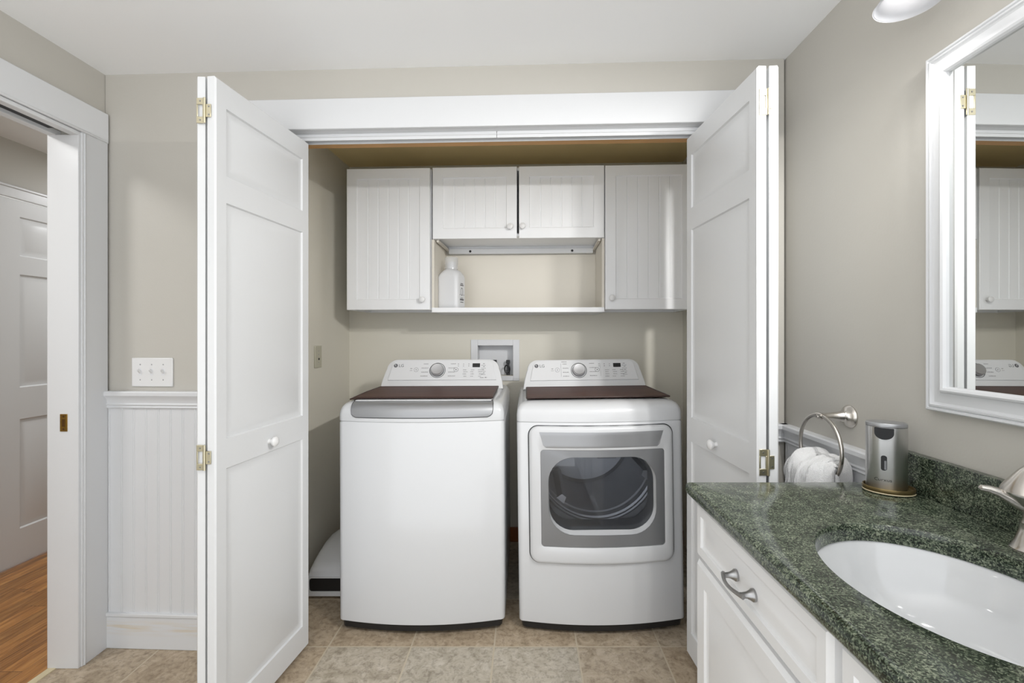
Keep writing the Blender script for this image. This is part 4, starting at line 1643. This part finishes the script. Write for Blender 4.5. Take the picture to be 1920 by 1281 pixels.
# ------------------------------------------------------------------ framed mirror on the right wall
MY0, MY1, MZ0, MZ1 = 0.345, 1.115, 1.070, 1.912
mi = thing('wall_mirror', 'white framed rectangular mirror on the wall above the backsplash', 'mirror', (XR, (MY0 + MY1) / 2, MZ0))
PROF = [(0, 0.0), (0, 0.018), (0.003, 0.022), (0.007, 0.022), (0.009, 0.019), (0.012, 0.023), (0.016, 0.024), (0.018, 0.020), (0.022, 0.0185), (0.036, 0.021), (0.046, 0.026), (0.049, 0.031), (0.053, 0.033), (0.058, 0.031), (0.061, 0.026), (0.062, 0.012), (0.05, 0.0)]
bm = bmesh.new()
cyy = (MY0 + MY1) / 2
rings = []
for i, h in PROF:
    rings.append([(-h, MY0 + i - cyy, i), (-h, MY1 - i - cyy, i), (-h, MY1 - i - cyy, MZ1 - MZ0 - i), (-h, MY0 + i - cyy, MZ1 - MZ0 - i)])
loft(bm, rings, False, False, wrap=True)
obj('frame', bm, TRIM, mi, ang=20)
bm = bmesh.new()
hh = (MY1 - MY0) / 2
bx(bm, -0.0190, -0.0150, -hh + 0.058, hh - 0.058, 0.058, MZ1 - MZ0 - 0.058)
obj('mirror_glass', bm, MIRROR, mi)

# ------------------------------------------------------------------ vanity light: bar with three bell shades, bulbs lit
vl = thing('vanity_light', 'wall light with frosted bell glass shade above the mirror', 'wall light', (XR, 0.73, 2.12))
bm = bmesh.new()
prism(bm, rrect(-0.36, 0.36, -0.03, 0.03, 0.02, 5), lambda a, b, t: (-t, a, b), 0.0, 0.022)
obj('back_bar', bm, NICKEL, vl, 0.002)
BULBM = emit('bulb_glow', (1.0, 0.955, 0.90), BULB)
for dy in (0.30, 0.0, -0.30):
    sx_ = 0.855 - XR
    bm = bmesh.new()
    tube(bm, [(-0.02, dy, 0.0), (-0.07, dy, 0.012), (-0.115, dy, 0.008), (sx_, dy, -0.008), (sx_, dy, -0.025)], 0.009, 12)
    obj('arm', bm, NICKEL, vl)
    bm = bmesh.new()
    zr = 1.99 - 2.12
    prof = [(0.065, zr), (0.060, zr + 0.006), (0.050, zr + 0.022), (0.041, zr + 0.045), (0.034, zr + 0.07), (0.030, zr + 0.09), (0.024, zr + 0.105), (0.010, zr + 0.108)]
    lathe(bm, prof + [(r - 0.003, z - 0.001) for r, z in reversed(prof)][:-1] + [(0.0625, zr + 0.001)], (sx_, dy, 0), (0, 0, 1), 48, cap=False)
    obj('shade', bm, SHADE, vl, ang=60)
    bm = bmesh.new()
    lathe(bm, [(0.001, zr + 0.012), (0.010, zr + 0.014), (0.019, zr + 0.022), (0.0235, zr + 0.036), (0.021, zr + 0.052), (0.013, zr + 0.072), (0.011, zr + 0.095)], (sx_, dy, 0), (0, 0, 1), 28)
    obj('bulb', bm, BULBM, vl, ang=60)
    sl = bpy.data.lights.new('vanity_bulb_light', 'SPOT')
    sl.energy = SPOT * (0.13 if dy > 0.1 else 1.35)
    sl.spot_size = radians(114 if dy < 0.1 else 105)
    sl.spot_blend = 1.0
    sl.shadow_soft_size = 0.018
    sl.color = (1.0, 0.985, 0.96)
    so = link('vanity_bulb_light', sl)
    so.location = (XR + sx_, 0.73 + dy, 1.988)
    so.rotation_euler = V((-0.57, 0.76, -0.31) if dy < 0.1 else (0.03, 0.05, -1.0)).to_track_quat('-Z', 'Y').to_euler()
